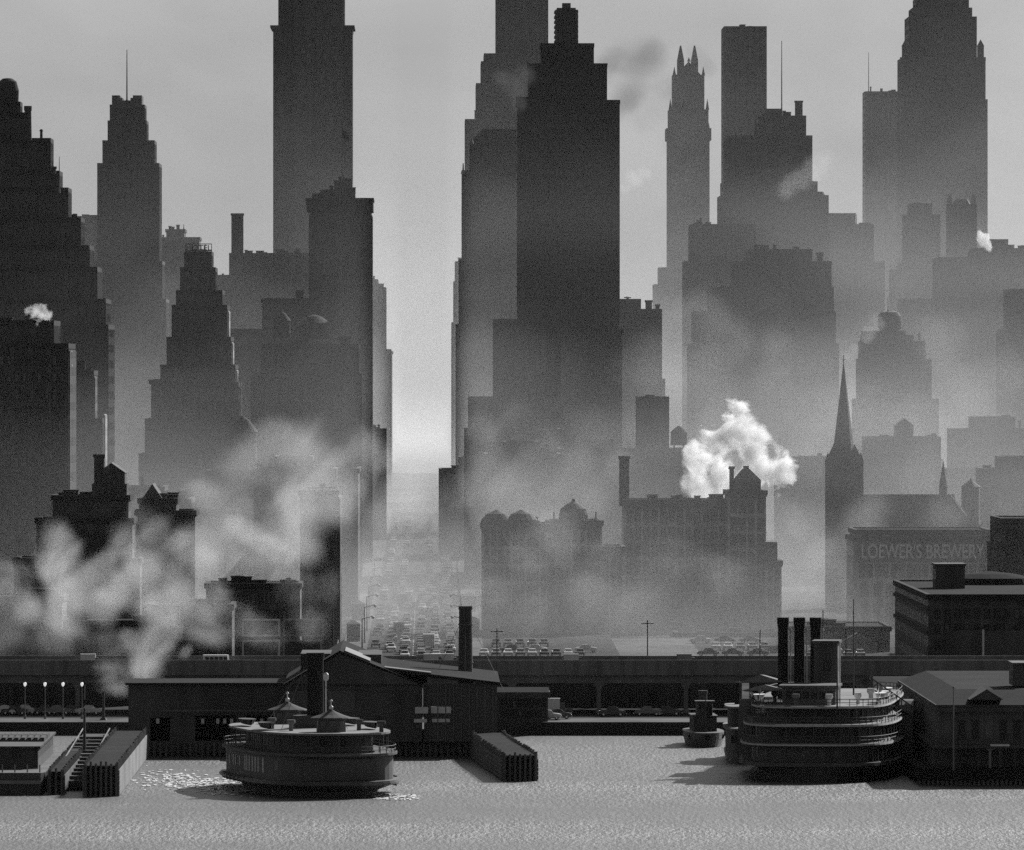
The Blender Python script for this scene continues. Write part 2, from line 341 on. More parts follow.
        rest = [c for c in cells if c not in set(shown)]
        if rest:
            m = MB()
            for (i, j) in rest: xq, zq = xa+dx*(i+.5), za+dz*j+dz*(1-wh)/2; m.box(xq-W/2, xq+W/2, yf-.06, yf+.05, zq, zq+H)
            tag(m.build(kind, m_glass, s.wall), kind='stuff')
        return s
def tank(b, x0, x1, ytop, ybase, yoff=5, legs=True, roofh=.28, parent_thing=None):
    """a rooftop water tank on its own frame: a thing of its own"""
    xa, xb, zt, zb = b.x(x0), b.x(x1), b.z(ytop), b.z(ybase); r = (xb-xa)/2; h = zt-zb
    t = thing('water_tank', parent_thing, 'water tank', (b.cx+(xa+xb)/2, b.Y+yoff+r, b.gz+zb), YAW)
    hl = h*.22 if legs else .1
    s = MB(); s.lathe(0, 0, [(r*.98, hl), (r, hl+.2), (r*.96, h*(1-roofh))], 20); s.build('tank', m_tank, t)
    q = MB(); 
    for k in range(5):
        zk = hl + (h*(1-roofh)-hl)*(k+.5)/5; q.lathe(0, 0, [(r*1.015, zk-.06), (r*1.02, zk+.06)], 20)
    q.build('hoop', m_iron, t)
    c = MB(); c.lathe(0, 0, [(r*1.1, h*(1-roofh)), (r*.45, h*.93), (.15, h)], 20); c.build('tank_roof', m_tank, t)
    if legs:
        for a in range(4):
            l_ = MB(); ca, sa = math.cos(a*math.pi/2+.785)*r*.8, math.sin(a*math.pi/2+.785)*r*.8; l_.beam((ca,sa,-.3),(ca,sa,hl+.1),.35,.35); l_.build('leg', m_iron, t)
    return t

# --- far left: the dark stepped tower and its neighbour
b = B('stepped_tower', 'black stepped tower at the left edge with a round tank on top', 2320, 20)
b.tiers(m_soot, [(-45,107,326),(-42,104,300,3),(-40,95,268,3),(-38,87,246,2),(-36,78,218,2),(-35,65,188,1.5),(-32,56,171,1),(-30,47,138,1.5),(-12,22,112,2),(-8,16,101,1)], 46, piers=3.4)
b.chim(22.5, 30.5, 138, 105, 8, m_soot, rnd=True); b.chim(50, 55, 172, 166, 5, m_soot); b.mast(58, 190, 156, .14, 8)
m = MB(); m.lathe(b.x(4), b.f0+3, [(b.x(15)-b.x(4), b.z(101)-.2), (b.x(15.5)-b.x(4), b.z(88)), (b.x(13)-b.x(4), b.z(79)), (b.x(9)-b.x(4), b.z(76)), (.2, b.z(75.4))], 18); b.part('tank_dome', m, m_tank)
b = B('loft_building', 'broad black loft block below the stepped tower at the left edge', 2060, 20)
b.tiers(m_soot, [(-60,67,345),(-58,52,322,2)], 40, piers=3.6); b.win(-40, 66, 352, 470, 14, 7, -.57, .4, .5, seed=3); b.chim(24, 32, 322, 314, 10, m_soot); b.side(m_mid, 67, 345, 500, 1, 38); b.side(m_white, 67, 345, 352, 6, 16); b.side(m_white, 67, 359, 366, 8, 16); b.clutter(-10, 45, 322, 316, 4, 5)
b = B('apartment_block', 'narrow dark block with side wall coloured as sunlit beside the broad loft block', 2230, 84)
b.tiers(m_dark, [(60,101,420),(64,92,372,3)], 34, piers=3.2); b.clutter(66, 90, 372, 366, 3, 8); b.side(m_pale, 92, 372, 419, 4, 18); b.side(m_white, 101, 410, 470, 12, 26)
b = B('office_tower', 'flat topped grey slab between black stepped tower and antenna tower', 3350, 90)
b.tiers(m_mid, [(60,122,217)], 40); b.clutter(78, 97, 217, 213, 3, 2)
# --- tower with the antenna
b = B('antenna_tower', 'grey setback tower with notched crown and tall thin antenna', 3000, 128)
b.tiers(m_mid, [(92,165,300),(95,161,262,2),(98,158,164,1),(103,153,141,2),(108,145,121,2),(110,143,105,1)], 34, piers=3.3)
m = MB()
for xa, xb in ((111,119),(132,141)): m.box(b.x(xa), b.x(xb), b.f0+.5, b.b0-.5, b.z(105)-.1, b.z(94.5))
m.box(b.x(119)-.1, b.x(121.5), b.f0+1, b.b0-1, b.z(105)-.1, b.z(97)); m.box(b.x(129.5), b.x(132)+.1, b.f0+1, b.b0-1, b.z(105)-.1, b.z(97)); m.box(b.x(121), b.x(130), b.f0+1.5, b.b0-1.5, b.z(105)-.1, b.z(99.5))
b.part('crown', m, m_mid); b.mast(125.3, 100, 48, .25, 16, 'antenna')
b = B('office_block', 'hazy stepped block just right of antenna tower', 3400, 180)
b.tiers(m_mid, [(150,205,250),(158,199,238,2),(166,184,230,1)], 30); b.clutter(168, 183, 230, 224, 3, 4); b.mast(183.5, 230, 224, .2)
# --- pyramidal block with the roof sign
b = B('stepped_hotel', 'dark narrowing stepped block with a roof sign on top', 2430, 196)
b.tiers(m_dark, [(140,243,455),(146,240,420,2),(152,237,384,2),(161,233.5,366,2),(167,229,338,2),(172,225,306,2),(176,220,291,2),(180,213,268,2),(184,209,252,1)], 52, piers=3.4, ledge=True)
b.clutter(153, 162, 384, 379, 2, 6)
for x1, ya, yb in ((225,306,336),(229,338,364),(233.5,366,382),(237,384,418),(240,420,453)): b.side(m_white, x1, ya, yb, 19, 36)  # pale strips painted where sun would catch the setbacks
sg = thing('roof_sign', 'openwork letter sign on top of the stepped hotel', 'sign', (b.cx+b.x(196.5), b.Y+b.f0+2, b.gz+b.z(252)), YAW)
m = MB(); s_ = 2430/F
for k in range(5): m.beam((-13*s_+k*6.5*s_, 0, -.2), (-13*s_+k*6.5*s_, 0, 9*s_), .15, .15); m.beam((-13*s_+k*6.5*s_, 0, 8*s_), (-13*s_+k*6.5*s_, 3, 0), .12, .12)
m.beam((-13*s_,0,2.2*s_),(13*s_,0,2.2*s_),.15,.2); m.beam((-13*s_,0,9*s_),(13*s_,0,9*s_),.15,.2); m.build('sign_frame', m_black, sg)
def text(s, size, mat, parent, loc, rx=R(90), depth=.06, width=None, name='lettering'):
    c = bpy.data.curves.new(name, 'FONT'); c.body = s; c.size = size; c.extrude = depth; c.offset = size*.012; c.align_x = 'CENTER'
    t = bpy.data.objects.new('tmp_text', c); col.objects.link(t); bpy.context.view_layer.update()
    me = bpy.data.meshes.new_from_object(t.evaluated_get(bpy.context.evaluated_depsgraph_get())); bpy.data.objects.remove(t)
    me.name = name; me.materials.clear(); me.materials.append(mat)
    if width:
        xs = [v.co.x for v in me.vertices]; k = width/(max(xs)-min(xs))
        for v in me.vertices: v.co.x *= k
    o = bpy.data.objects.new(name, me); col.objects.link(o); o.parent = parent; o.location = loc; o.rotation_euler = (rx,0,0); return o
text('HOTEL', 7.6*s_, m_black, sg, (0,-.15,2.6*s_), width=25*s_)
# --- chimney block, big tower, cornice block
b = B('loft_building', 'long grey block carrying a tall square chimney', 2950, 262)
b.tiers(m_mid, [(205,316,276),(230,312,254,3)], 40, piers=3.6); b.chim(231, 243, 254, 213, 5, m_mid); b.clutter(245, 300, 254, 249, 9, 11)
b = B('low_loft', 'grey block with row of small arches along its cornice', 2700, 285)
b.tiers(m_mid, [(228,350,330),(262,345,300,1)], 30)
m = MB()
for k in range(22): m.box(b.x(263+k*2.3), b.x(264.2+k*2.3), b.f0-.8, b.f0-.3, b.z(303), b.z(299.5))
m.box(b.x(261), b.x(316), b.f0-1.1, b.f0-.3, b.z(299.5), b.z(298)); b.part('cornice', m, m_trim)
b = B('skyscraper', 'tall dark tower with corner cornices rising out of frame at left centre', 3300, 312)
b.tiers(m_mid, [(262,360,262),(274,351,28,3),(279,343,-40,3),(290,332,-75,3)], 46, piers=3.5)
m = MB(); m.box(b.x(294), b.x(343), 0, 3.2, 0, b.z(-20)); b.part('front_bay', m, m_dark)
m = MB()
for xa, xb in ((270,281),(342,354.5)): m.box(b.x(xa), b.x(xb), 2, 44, b.z(27), b.z(25)); m.box(b.x(xa+2), b.x(xb-2), 2.4, 43.6, b.z(30), b.z(27))
b.part('cornice', m, m_trim)
b = B('corniced_block', 'black square topped block with heavy overhanging cornice and cluttered roof', 2700, 341)
b.tiers(m_dark, [(310,371,213),(311,370,199,.2)], 34, piers=3.4, ledge=False); b.win(315, 367, 222, 330, 10, 9, -.57, .4, .5, seed=9)
m = MB(); m.box(b.x(306.5), b.x(373), -2, 36, b.z(211), b.z(199)); m.box(b.x(305.5), b.x(373.8), -2.5, 36.5, b.z(200.5), b.z(198)); b.part('cornice', m, m_trimd)
m = MB(); m.box(b.x(312), b.x(355), 4, 26, b.z(198.2), b.z(193)); m.box(b.x(322), b.x(354.5), 6, 24, b.z(193.1), b.z(189)); m.box(b.x(334), b.x(352), 8, 20, b.z(189.1), b.z(180)); b.part('penthouse', m, m_dark)
b.clutter(314, 356, 193, 184, 8, 21); b.clutter(335, 352, 182, 176, 5, 22); b.mast(342, 182, 117, .2, 9, 'flagpole')
m = MB(); m.add([(b.x(342),9,b.z(129)),(b.x(348),9.6,b.z(133)),(b.x(348.5),9.3,b.z(140)),(b.x(342),9,b.z(137)),(b.x(342),9.08,b.z(129)),(b.x(348),9.68,b.z(133)),(b.x(348.5),9.38,b.z(140)),(b.x(342),9.08,b.z(137))], [(0,1,2,3),(7,6,5,4),(0,4,5,1),(1,5,6,2),(2,6,7,3),(3,7,4,0)]); b.part('flag', m, m_black)
# --- water tank building
b = B('loft_building', 'grey loft with two water tanks standing on its roof', 2520, 312)
b.tiers(m_mid, [(252,360,375),(262,357,345,2)], 36, piers=3.6); b.win(268, 352, 384, 470, 10, 6, b.f0-2.57, .42, .5, seed=10)
tank(b, 272, 289.5, 311, 345, 8, parent_thing='tall narrow water tank, left one of two on the grey loft')
tank(b, 298, 328.5, 314, 345, 8, parent_thing='broad squat water tank, right one of two on the grey loft')
b.chim(339, 350, 345, 336, 10, m_dark); b.clutter(290, 350, 345, 339, 4, 31)
b = B('tower_block', 'pale hazy block at left side of the street gap with bright side', 3750, 378)
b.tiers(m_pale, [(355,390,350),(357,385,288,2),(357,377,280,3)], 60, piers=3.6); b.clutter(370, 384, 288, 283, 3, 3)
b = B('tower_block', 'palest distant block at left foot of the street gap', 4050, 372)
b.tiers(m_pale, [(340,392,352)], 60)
# tapered tank tower among the smoke at left
b = B('loft_building', 'low loft under a tapering tank house amid left smoke', 2300, 238)
b.tiers(m_dark, [(180,275,492),(206,262,472,2)], 30, piers=3.6); b.clutter(182, 225, 480, 473, 4, 41)
tank(b, 227, 256, 416, 473, 6, parent_thing='large tapering water tank in smoke below the stepped hotel')

# --- right of the street gap
b = B('skyscraper', 'grey skyscraper behind the black terraced tower, top out of frame', 3550, 520)
b.tiers(m_mid, [(466,560,120),(477,556,84,1),(482,553,62,1),(485,551,54,1),(497,547.5,-25,2),(506,538,-60,3)], 44, piers=3.4); b.clutter(479, 497, 62, 54, 4, 51); b.clutter(477, 484, 117, 108, 2, 52)
b = B('hotel_tower', 'grey hip roofed block hugging left flank of the black terraced tower', 3050, 496)
b.tiers(m_mid, [(457,540,325),(460,538,260,2),(463,535,171,2),(471,530,142,2)], 40, piers=3.4)
m = MB(); z0, z1 = b.z(142), b.z(128)
m.prism([(b.x(471),b.f0),(b.x(530),b.f0),(b.x(530),b.b0),(b.x(471),b.b0)], z0, z1, [(b.x(483),b.f0+4),(b.x(520),b.f0+4),(b.x(520),b.b0-4),(b.x(483),b.b0-4)]); b.part('hip_roof', m, m_trim)
for px in (471.5, 463.2): b.mast(px, 172 if px < 465 else 142, 163 if px < 465 else 137, .35, 3, 'finial')
m = MB(); m.gable(b.x(471), b.x(517), -6, 6, b.z(212), b.z(190), 'y'); m.box(b.x(471), b.x(517), -5.99, 6, 0, b.z(212)+.01); b.part('gabled_wing', m, m_dark)
b = B('tower_block', 'slim hazy block at right side of the street gap', 3800, 470)
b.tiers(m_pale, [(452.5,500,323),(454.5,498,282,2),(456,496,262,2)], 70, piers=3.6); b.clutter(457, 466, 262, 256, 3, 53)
# the black terraced tower
b = B('terraced_skyscraper', 'black terraced skyscraper with finned rooftop crown, darkest tower at centre', 2580, 569)
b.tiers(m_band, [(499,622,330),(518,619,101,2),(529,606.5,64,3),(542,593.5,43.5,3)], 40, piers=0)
m = MB()
for tier_y0, tier_y1, xa, xb, yf in ((318,101,518,619,2),(101,64,529,606.5,5),(64,43.5,542,593.5,8)):
    n = int((b.x(xb)-b.x(xa))/2.4)
    for k in range(n+1): xx = b.x(xa)+(b.x(xb)-b.x(xa))*k/n; m.box(xx-.25, xx+.25, yf-.18, yf+.05, b.z(tier_y0), b.z(tier_y1)-.5)
b.part('mullion', m, m_trimd)
b.win(520, 617, 112, 318, 20, 22, 2, .74, .46, seed=61, mats=(m_glass,))
m = MB(); m.box(b.x(556), b.x(578), b.f0+4, b.f0+14, b.z(43.6), b.z(9))
for k in range(7): zz = b.z(41-k*5); m.box(b.x(555), b.x(579), b.f0+3.6, b.f0+14.4, zz, zz+.55)
for k in range(6): xx = b.x(556.5+k*4); m.box(xx-.2, xx+.6, b.f0+3.4, b.f0+4.05, b.z(43.4), b.z(8))
m.box(b.x(557.5), b.x(576.5), b.f0+4.5, b.f0+13.5, b.z(9.1), b.z(6)); m.box(b.x(563), b.x(571.5), b.f0+6, b.f0+12, b.z(6.1), b.z(1)); b.part('crown', m, m_soot)
b.clutter(521, 529, 101, 96, 2, 62)
b = B('low_wing', 'dark wing stepping down left of the black terraced tower', 2480, 505)
b.tiers(m_mid, [(466,560,430),(470,545,398,2),(495,560,320,6)], 40, piers=3.5)
b = B('loft_building', 'hazy flat block with roof fan right of black terraced tower', 2850, 634)
b.tiers(m_mid, [(600,664,380),(607,661,310,1),(610,640,300,1)], 40, piers=3.5)
b.chim(646, 652.5, 312, 300, 6, m_mid); b.chim(656, 660, 312, 304, 6, m_mid)
m = MB(); m.cyl(b.x(628), b.f0+4, b.z(300), b.z(298), .35, n=8); m.lathe(b.x(628), b.f0+4, [(1.0,b.z(298)),(1.1,b.z(297)),(.3,b.z(296.3))], 12); b.part('vent', m, m_iron)
# gothic tower
b = B('gothic_tower', 'pale gothic tower topped by twin pinnacles, right of centre', 4400, 689)
b.tiers(m_pale, [(655,720,285),(660,716,268,2),(669,709,134,1),(670,708,110,1),(674,704,75,2)], 34, piers=3.0)
m = MB()
for xa in (677.5, 691.5): 
    m.box(b.x(xa), b.x(xa+7), b.f0, b.f0+4, b.z(76), b.z(60)); m.prism([(b.x(xa),b.f0),(b.x(xa+7),b.f0),(b.x(xa+7),b.f0+4),(b.x(xa),b.f0+4)], b.z(60.1), b.z(45), [(b.x(xa+2.8),b.f0+1.6),(b.x(xa+4.2),b.f0+1.6),(b.x(xa+4.2),b.f0+2.4),(b.x(xa+2.8),b.f0+2.4)])
m.gable(b.x(676), b.x(702), b.f0+.5, b.b0-.5, b.z(75.2), b.z(61), 'y'); b.part('pinnacle', m, m_pale)
m = MB()
for px, y0, y1 in ((669,134,122),(709,134,122),(670.5,110,98),(707.5,110,98),(674.5,76,66),(703.5,76,66),(689,62,57)): xx = b.x(px); m.pyramid(xx-.8, xx+.8, 2, 3.6, b.z(y0)+.3, b.z(y1)); 
for px in (668.5, 709.5): m.box(b.x(px)-.9, b.x(px)+.9, 2, 30, b.z(140), b.z(128))
b.part('finial', m, m_trim)
b = B('slab_tower', 'tall plain slab tower with ribbed face behind the stepped block', 3900, 746)
b.tiers(m_rib, [(718,776,240),(725,766,27,1)], 40, piers=2.8); b.clutter(738, 756, 27, 23, 4, 71)
b = B('stepped_block', 'dark stepped block with mast and chimney beside slab tower', 3500, 776)
b.tiers(m_mid, [(690,832,262),(722,828,196,2),(725,817,182,1),(728,812,136,2),(760,806,116,2),(767,782,109,1)], 50, piers=3.5)
b.chim(796, 803.5, 117, 100, 8, m_mid); b.mast(782.5, 112, 40, .25, 8); b.clutter(768, 795, 114, 110, 3, 72)
m = MB(); m.cyl(b.x(821), 12, b.z(196)-.2, b.z(191), 2.4, 1.4, 14); b.part('vent', m, m_mid)
b = B('office_block', 'square hazy block left of the stepped block', 3300, 712)
b.tiers(m_mid, [(686,760,262),(692,755,225,1)], 36, piers=3.5); b.clutter(694, 720, 225, 221, 3, 73)
b = B('office_block', 'low hazy block right of the stepped block', 3650, 845)
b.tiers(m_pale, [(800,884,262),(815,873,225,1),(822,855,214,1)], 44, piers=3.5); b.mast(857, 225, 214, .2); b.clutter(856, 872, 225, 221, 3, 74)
b = B('slab_tower', 'pale flat slab with bold vertical ribs left of the crowned tower', 4500, 884)
b.tiers(m_rib, [(862,918,300),(866,912,92,1)], 30, piers=2.4); b.mast(869, 92, 52, .2, 4, 'antenna')
b = B('crowned_tower', 'broad grey tower with octagonal crown and corner turrets at upper right', 4300, 944)
b.tiers(m_mid, [(896,992,260),(902,987,100,1),(903,985,58,.5),(910,976.5,17,2),(914,972,8,1),(918,969,-2,2),(925,962,-16,3),(936,952,-40,4)], 46, piers=3.4)
m = MB()
for px in (905.5, 981): xx = b.x(px); m.box(xx-1.4, xx+1.4, 2, 5, b.z(58.2), b.z(46)); m.pyramid(xx-1.6, xx+1.6, 1.8, 5.2, b.z(46.1), b.z(39)); m.box(xx-2.2, xx+2.2, 1.4, 5.6, b.z(61), b.z(57))
b.part('turret', m, m_mid)
b = B('pinnacled_block', 'small square tower with four corner pinnacles in front of crowned tower', 3500, 962)
b.tiers(m_dark, [(942,984,262),(949,976,205,1)], 14, piers=2.6)
m = MB()
for px in (950.5, 974.3):
    for yq in (b.f0+.8, b.b0-.8): xx = b.x(px); m.box(xx-.6, xx+.6, yq-.6, yq+.6, b.z(206), b.z(200)); m.pyramid(xx-.65, xx+.65, yq-.65, yq+.65, b.z(200.1), b.z(193))
m.cyl(b.x(962.5), b.f0+5, b.z(205.1), b.z(199), 3.6, 2.2, 10); b.part('pinnacle', m, m_dark)
b = B('stepped_block', 'hazy dark stepped block behind dome tank, below crowned tower', 3600, 924)
b.tiers(m_mid, [(880,960,320),(893,950,270,2),(906,940,215,2),(911,932,204,1)], 26, piers=3.4)
b = B('office_block', 'wide hazy block with flat roof at the right edge', 3250, 990)
b.tiers(m_mid, [(905,1075,300),(940,1072,258,2),(976,1070,249,1),(992,1008,240,2)], 44, piers=3.6); b.clutter(994, 1030, 249, 243, 4, 75)
b = B('loft_building', 'darker narrow block cut by the right edge of the picture', 2900, 1040)
b.tiers(m_mid, [(1005,1090,330),(1012,1085,290,2)], 40, piers=3.5)
b = B('tank_block', 'grey stepped block crowned by a drum shaped tank', 2720, 897)
b.tiers(m_mid, [(852,942,460),(858,938,400,2),(862,931,360,1),(864,925,342,1),(866,913,336,.5),(867,905,332,.5)], 34, piers=3.5)
b.mast(889.5, 312, 297, .15, 9)
m = MB(); xx = b.x(891.5); rr = b.x(903.5)-xx; m.lathe(xx, b.f0+rr+2, [(rr*.8,b.z(331.9)),(rr*.8,b.z(330)),(rr,b.z(327)),(rr*1.02,b.z(322)),(rr*.98,b.z(316)),(rr*.75,b.z(312)),(rr*.3,b.z(310.5))], 20); b.part('drum_tank', m, m_dark)
b = B('loft_building', 'low hazy block with gabled dormer in front of drum tank block', 2520, 905)
b.tiers(m_mid, [(850,985,470),(868,940,438,2)], 30, piers=3.5)
m = MB(); m.box(b.x(896), b.x(914), 3, 12, b.z(438.1), b.z(426)); m.gable(b.x(895), b.x(915), 2.6, 12.4, b.z(426.1), b.z(418), 'y'); b.part('dormer', m, m_mid)
b = B('loft_building', 'wide hazy block filling the right centre behind steam', 2950, 790)
b.tiers(m_mid, [(692,838,345),(696,835,312,2),(712,833,288,1),(735,831,262,2),(749,812,250,1)], 44, piers=3.5); b.clutter(750, 810, 250, 244, 5, 90); b.chim(818, 824, 262, 252, 8, m_mid)
b = B('loft_building', 'hazy low block behind the tall chimney right of centre', 2400, 655)
b.tiers(m_mid, [(560,690,450),(640,668,398,2)], 36, piers=3.5)
tank(b, 671, 688, 426, 451, 6, parent_thing='water tank left of the white steam plume')
for i, (x0, x1, yt, Y, lab) in enumerate([(780,850,470,2500,'faint low block behind the church spire'),(955,1040,430,2600,'faint block above the cupola at right'),(985,1060,470,2350,'hazy low block right of the church cupola'),
        (440,520,470,2750,'faint low block at right foot of the street gap'),(330,385,430,3000,'faint block at left foot of the street gap'),(486,560,455,2330,'hazy block behind the ornate row, below the black tower'),(100,190,500,2250,'dim low block left of the stepped hotel'),(255,335,470,2200,'dim block inside the smoke at left centre')]):
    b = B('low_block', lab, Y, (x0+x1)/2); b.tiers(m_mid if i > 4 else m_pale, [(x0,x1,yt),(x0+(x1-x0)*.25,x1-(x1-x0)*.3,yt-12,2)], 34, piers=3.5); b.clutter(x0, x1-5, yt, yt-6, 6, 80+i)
# ------------------------------------------------------------------ middle ground
# ornate row of houses at the foot of the right-hand blocks
def row_house(label, x0, x1, yt, Y, mat, nx, nz, seed, mansard=None):
    b = B('row_house', label, Y, (x0+x1)/2, 'building'); b.tiers(mat, [(x0,x1,yt)], 26)
    b.win(x0+1, x1-1, yt+6, min(640, yt+8+nz*17), nx, nz, -.02, .5, .66, seed=seed, mats=(m_black, m_black, m_glass))
    for k in range(1, nz+1):
        q = MB(); zz = b.z(yt+6+k*(min(640, yt+8+nz*17)-yt-6)/nz); q.box(b.x(x0)-.1, b.x(x1)+.1, -.35, .05, zz-.16, zz+.16); b.part('string_course', q, m_row, b.wall)
    for k in range(nx+1):
        q = MB(); xx = b.x(x0+1)+(b.x(x1-1)-b.x(x0+1))*k/nx; q.box(xx-.22, xx+.22, -.25, .04, 0, b.z(yt)-1.7); b.part('pilaster', q, m_row, b.wall)
    m = MB(); zc = b.z(yt); m.box(b.x(x0)-.2, b.x(x1)+.2, -.9, .2, zc-1.0, zc+.1); m.box(b.x(x0), b.x(x1), -.5, .1, zc-1.6, zc-1.003); b.part('cornice', m, m_trim)
    return b
b = row_house('long ornate row house beside the street, two domed roof gables', 482, 548, 525, 2110, m_row, 9, 5, 1)
m = MB()
for px in (497, 522): xx = b.x(px); m.lathe(xx, 4, [(3.6,b.z(525)-.1),(3.4,b.z(520)),(2.2,b.z(514)),(.3,b.z(510))], 16)
b.part('dome', m, m_dark); b.clutter(484, 545, 525, 517, 8, 101)
b = row_house('ornate row house with single large dome near the tall chimney', 548, 602, 522, 2116, m_row, 7, 5, 2)
m = MB(); xx = b.x(574); m.lathe(xx, 6, [(3.2,b.z(522)-.1),(3.2,b.z(515)),(2.8,b.z(509)),(1.4,b.z(504)),(.5,b.z(502)),(.3,b.z(499))], 18); b.part('dome', m, m_dark)
for px in (554, 566, 583, 596): b.mast(px, 522, 512, .3, 1, 'finial')
b = row_house('row house with low parapet left of the big chimney house', 602, 624, 548, 2112, m_row, 3, 4, 3)
b = row_house('broad tall house under the white steam, chimneys at both ends', 624, 728, 501, 2150, m_row, 12, 6, 4)
b.chim(619.5, 629.5, 505, 456, 3, m_dark, rnd=False); b.clutter(640, 725, 501, 494, 6, 104)
m = MB(); m.box(b.x(680), b.x(707), -.6, 8, b.z(505), b.z(502.5)); m.box(b.x(684), b.x(686.5), 1, 3, b.z(502.6), b.z(497)); b.part('skylight_or_lit_strip', m, m_tin)
b = row_house('turreted house with gabled tower right of white steam', 728, 766, 492, 2140, m_row, 4, 6, 5)
m = MB(); m.box(b.x(734), b.x(761), .5, 9, b.z(492)-.1, b.z(480)); m.prism([(b.x(734),.5),(b.x(761),.5),(b.x(761),9),(b.x(734),9)], b.z(480.1), b.z(469), [(b.x(743),3.5),(b.x(750),3.5),(b.x(750),6),(b.x(743),6)]); m.box(b.x(744), b.x(749.5), 3.8, 5.6, b.z(469.1), b.z(466)); b.part('turret', m, m_mid)
b.chim(730, 734.5, 492, 466.5, 4, m_mid)
b = row_house('narrow end house of the row, right of turreted house', 766, 781.5, 562, 2130, m_row, 2, 4, 6)
m = MB(); m.box(b.x(766), b.x(777.5), .3, 25, b.z(562)-.1, b.z(542)); b.part('attic', m, m_mid)

# church
b = B('church', 'church with tall pointed spire and long nave roof at right', 2280, 890, 'church')
w_ = MB(); xa, xb = b.x(862), b.x(958); zr = b.z(530); w_.box(xa, xb, 4, 24, 0, zr); b.wall = w_.build('nave', m_dark, b.root)
r_ = MB(); r_.gable(xa-.4, xb, 3.4, 24.6, zr-.02, b.z(495), 'x'); r_.build('roof', m_trim, b.wall)
w_ = MB(); w_.box(b.x(936), b.x(984), .5, 24, 0, b.z(530)); tr = w_.build('transept', m_dark, b.root)
r_ = MB(); r_.gable(b.x(934), b.x(985), .2, 24.5, b.z(530.2), b.z(496), 'y', b.x(951)); r_.build('roof', m_trim, tr)
w_ = MB(); w_.box(b.x(828), b.x(861), 1, 9, 0, b.z(455)); 
for px in (828, 861):
    w_.box(b.x(px)-.6, b.x(px)+.6, .6, 2, 0, b.z(462)); w_.pyramid(b.x(px)-.7, b.x(px)+.7, .5, 2.1, b.z(462.1), b.z(452))
tw = w_.build('tower', m_dark, b.root)
s_ = MB(); xx = b.x(844.5); rr = b.x(855.5)-xx
s_.cyl(xx, 5, b.z(455.2), b.z(364), rr, .12, 8); s_.tube((xx,5,b.z(365)),(xx,5,b.z(355)),.1); s_.box(xx-.5,xx+.5,4.95,5.05,b.z(359.5),b.z(359)); s_.build('spire', m_dark, tw)
for px in (834, 855): q = MB(); q.pyramid(b.x(px)-1.2, b.x(px)+1.2, .9, 3.3, b.z(455.3), b.z(444)); q.build('pinnacle', m_dark, tw)
for j, yb in enumerate((500, 545)):
    for px in (838, 851):
        q = MB(); q.box(b.x(px)-.7, b.x(px)+.7, .9, 1.1, b.z(yb), b.z(yb-22)); q.gable(b.x(px)-.7, b.x(px)+.7, .9, 1.1, b.z(yb-22.02), b.z(yb-27), 'y'); q.build('window', m_black, tw)
s_ = MB(); xx = b.x(946.5); s_.cyl(xx, 14, b.z(497), b.z(486), 1.0, 1.0, 8); s_.cyl(xx, 14, b.z(486.1), b.z(462), 1.0, .06, 8); s_.build('fleche', m_dark, b.root)
s_ = MB(); xx = b.x(972); rr = b.x(981.5)-xx; s_.cyl(xx, 5, 0, b.z(487), rr, rr, 10); s_.cyl(xx, 5, b.z(487.1), b.z(481), rr*1.08, .5, 10); s_.cyl(xx, 5, b.z(481.1), b.z(478), .35, .1, 6); s_.build('cupola', m_dark, b.root)
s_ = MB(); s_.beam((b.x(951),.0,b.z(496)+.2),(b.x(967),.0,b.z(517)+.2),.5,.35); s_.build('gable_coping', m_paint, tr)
# brewery
b = B('brewery', 'pale brewery with huge lettered sign along its top floor', 2170, 922, 'building')
b.tiers(m_row, [(853,1010,538),(856,990,531,.4)], 34, piers=0); b.win(858, 985, 580, 640, 10, 3, -.02, .5, .6, seed=12); b.win(858, 985, 562, 580, 16, 1, -.02, .55, .7, seed=13)
m = MB(); m.box(b.x(856), b.x(989), -.5, -.05, b.z(562), b.z(538.5)); sgn = b.part('sign_board', m, m_sign)
text("LOEWER'S BREWERY", 4.4, m_letter, sgn, (b.x(922.5), -.56, b.z(558)), width=b.x(984)-b.x(861))
m = MB(); m.box(b.x(912), b.x(926), .3, 1.5, b.z(531.3), b.z(529.5)); b.part('skylight_or_lit_strip', m, m_paint)
# dark warehouse at the right edge
b = B('warehouse', 'broad dark warehouse with penthouse at the right, roof in view', 1800, 980, 'building')
b.tiers(m_dark, [(928,1090,596)], 128, piers=0, ledge=True)
b.win(932, 1022, 606, 652, 9, 3, -.02, .42, .55, seed=14)
xw = b.x(928)
for zz in (b.z(611), b.z(634)):
    m = MB(); m.box(xw-.35, xw+.01, 0, 127.9, zz, zz+.7); b.part('string_course', m, m_trim)
for k in range(14):
    for j in range(3):
        m = MB(); m.box(xw-.03, xw+.05, 6+k*9, 9.5+k*9, 2+j*5.2, 4.6+j*5.2); b.part('window', m, m_black, b.wall)
m = MB(); zr = b.z(596); m.box(b.x(931)+4, b.x(931)+9.5, 60, 72, zr, zr+4.6); m.box(b.x(931)+3.8, b.x(931)+9.7, 59.8, 72.2, zr+4.4, zr+4.8); b.part('penthouse', m, m_dark)
m = MB(); m.lathe(b.x(931)+16.5, 100, [(9,zr),(8.2,zr+1.3),(5,zr+2.1),(.5,zr+2.6)], 24); b.part('roof_vault', m, m_roof)
m = MB(); m.box(b.x(945), b.x(1080), -3, -2.6, 0, b.z(630)); b.part('yard_wall', m, m_brown); m = MB(); m.tube((b.x(982),-4,0),(b.x(982),-4,b.z(629)),.2); b.part('downpipe', m, m_paint)
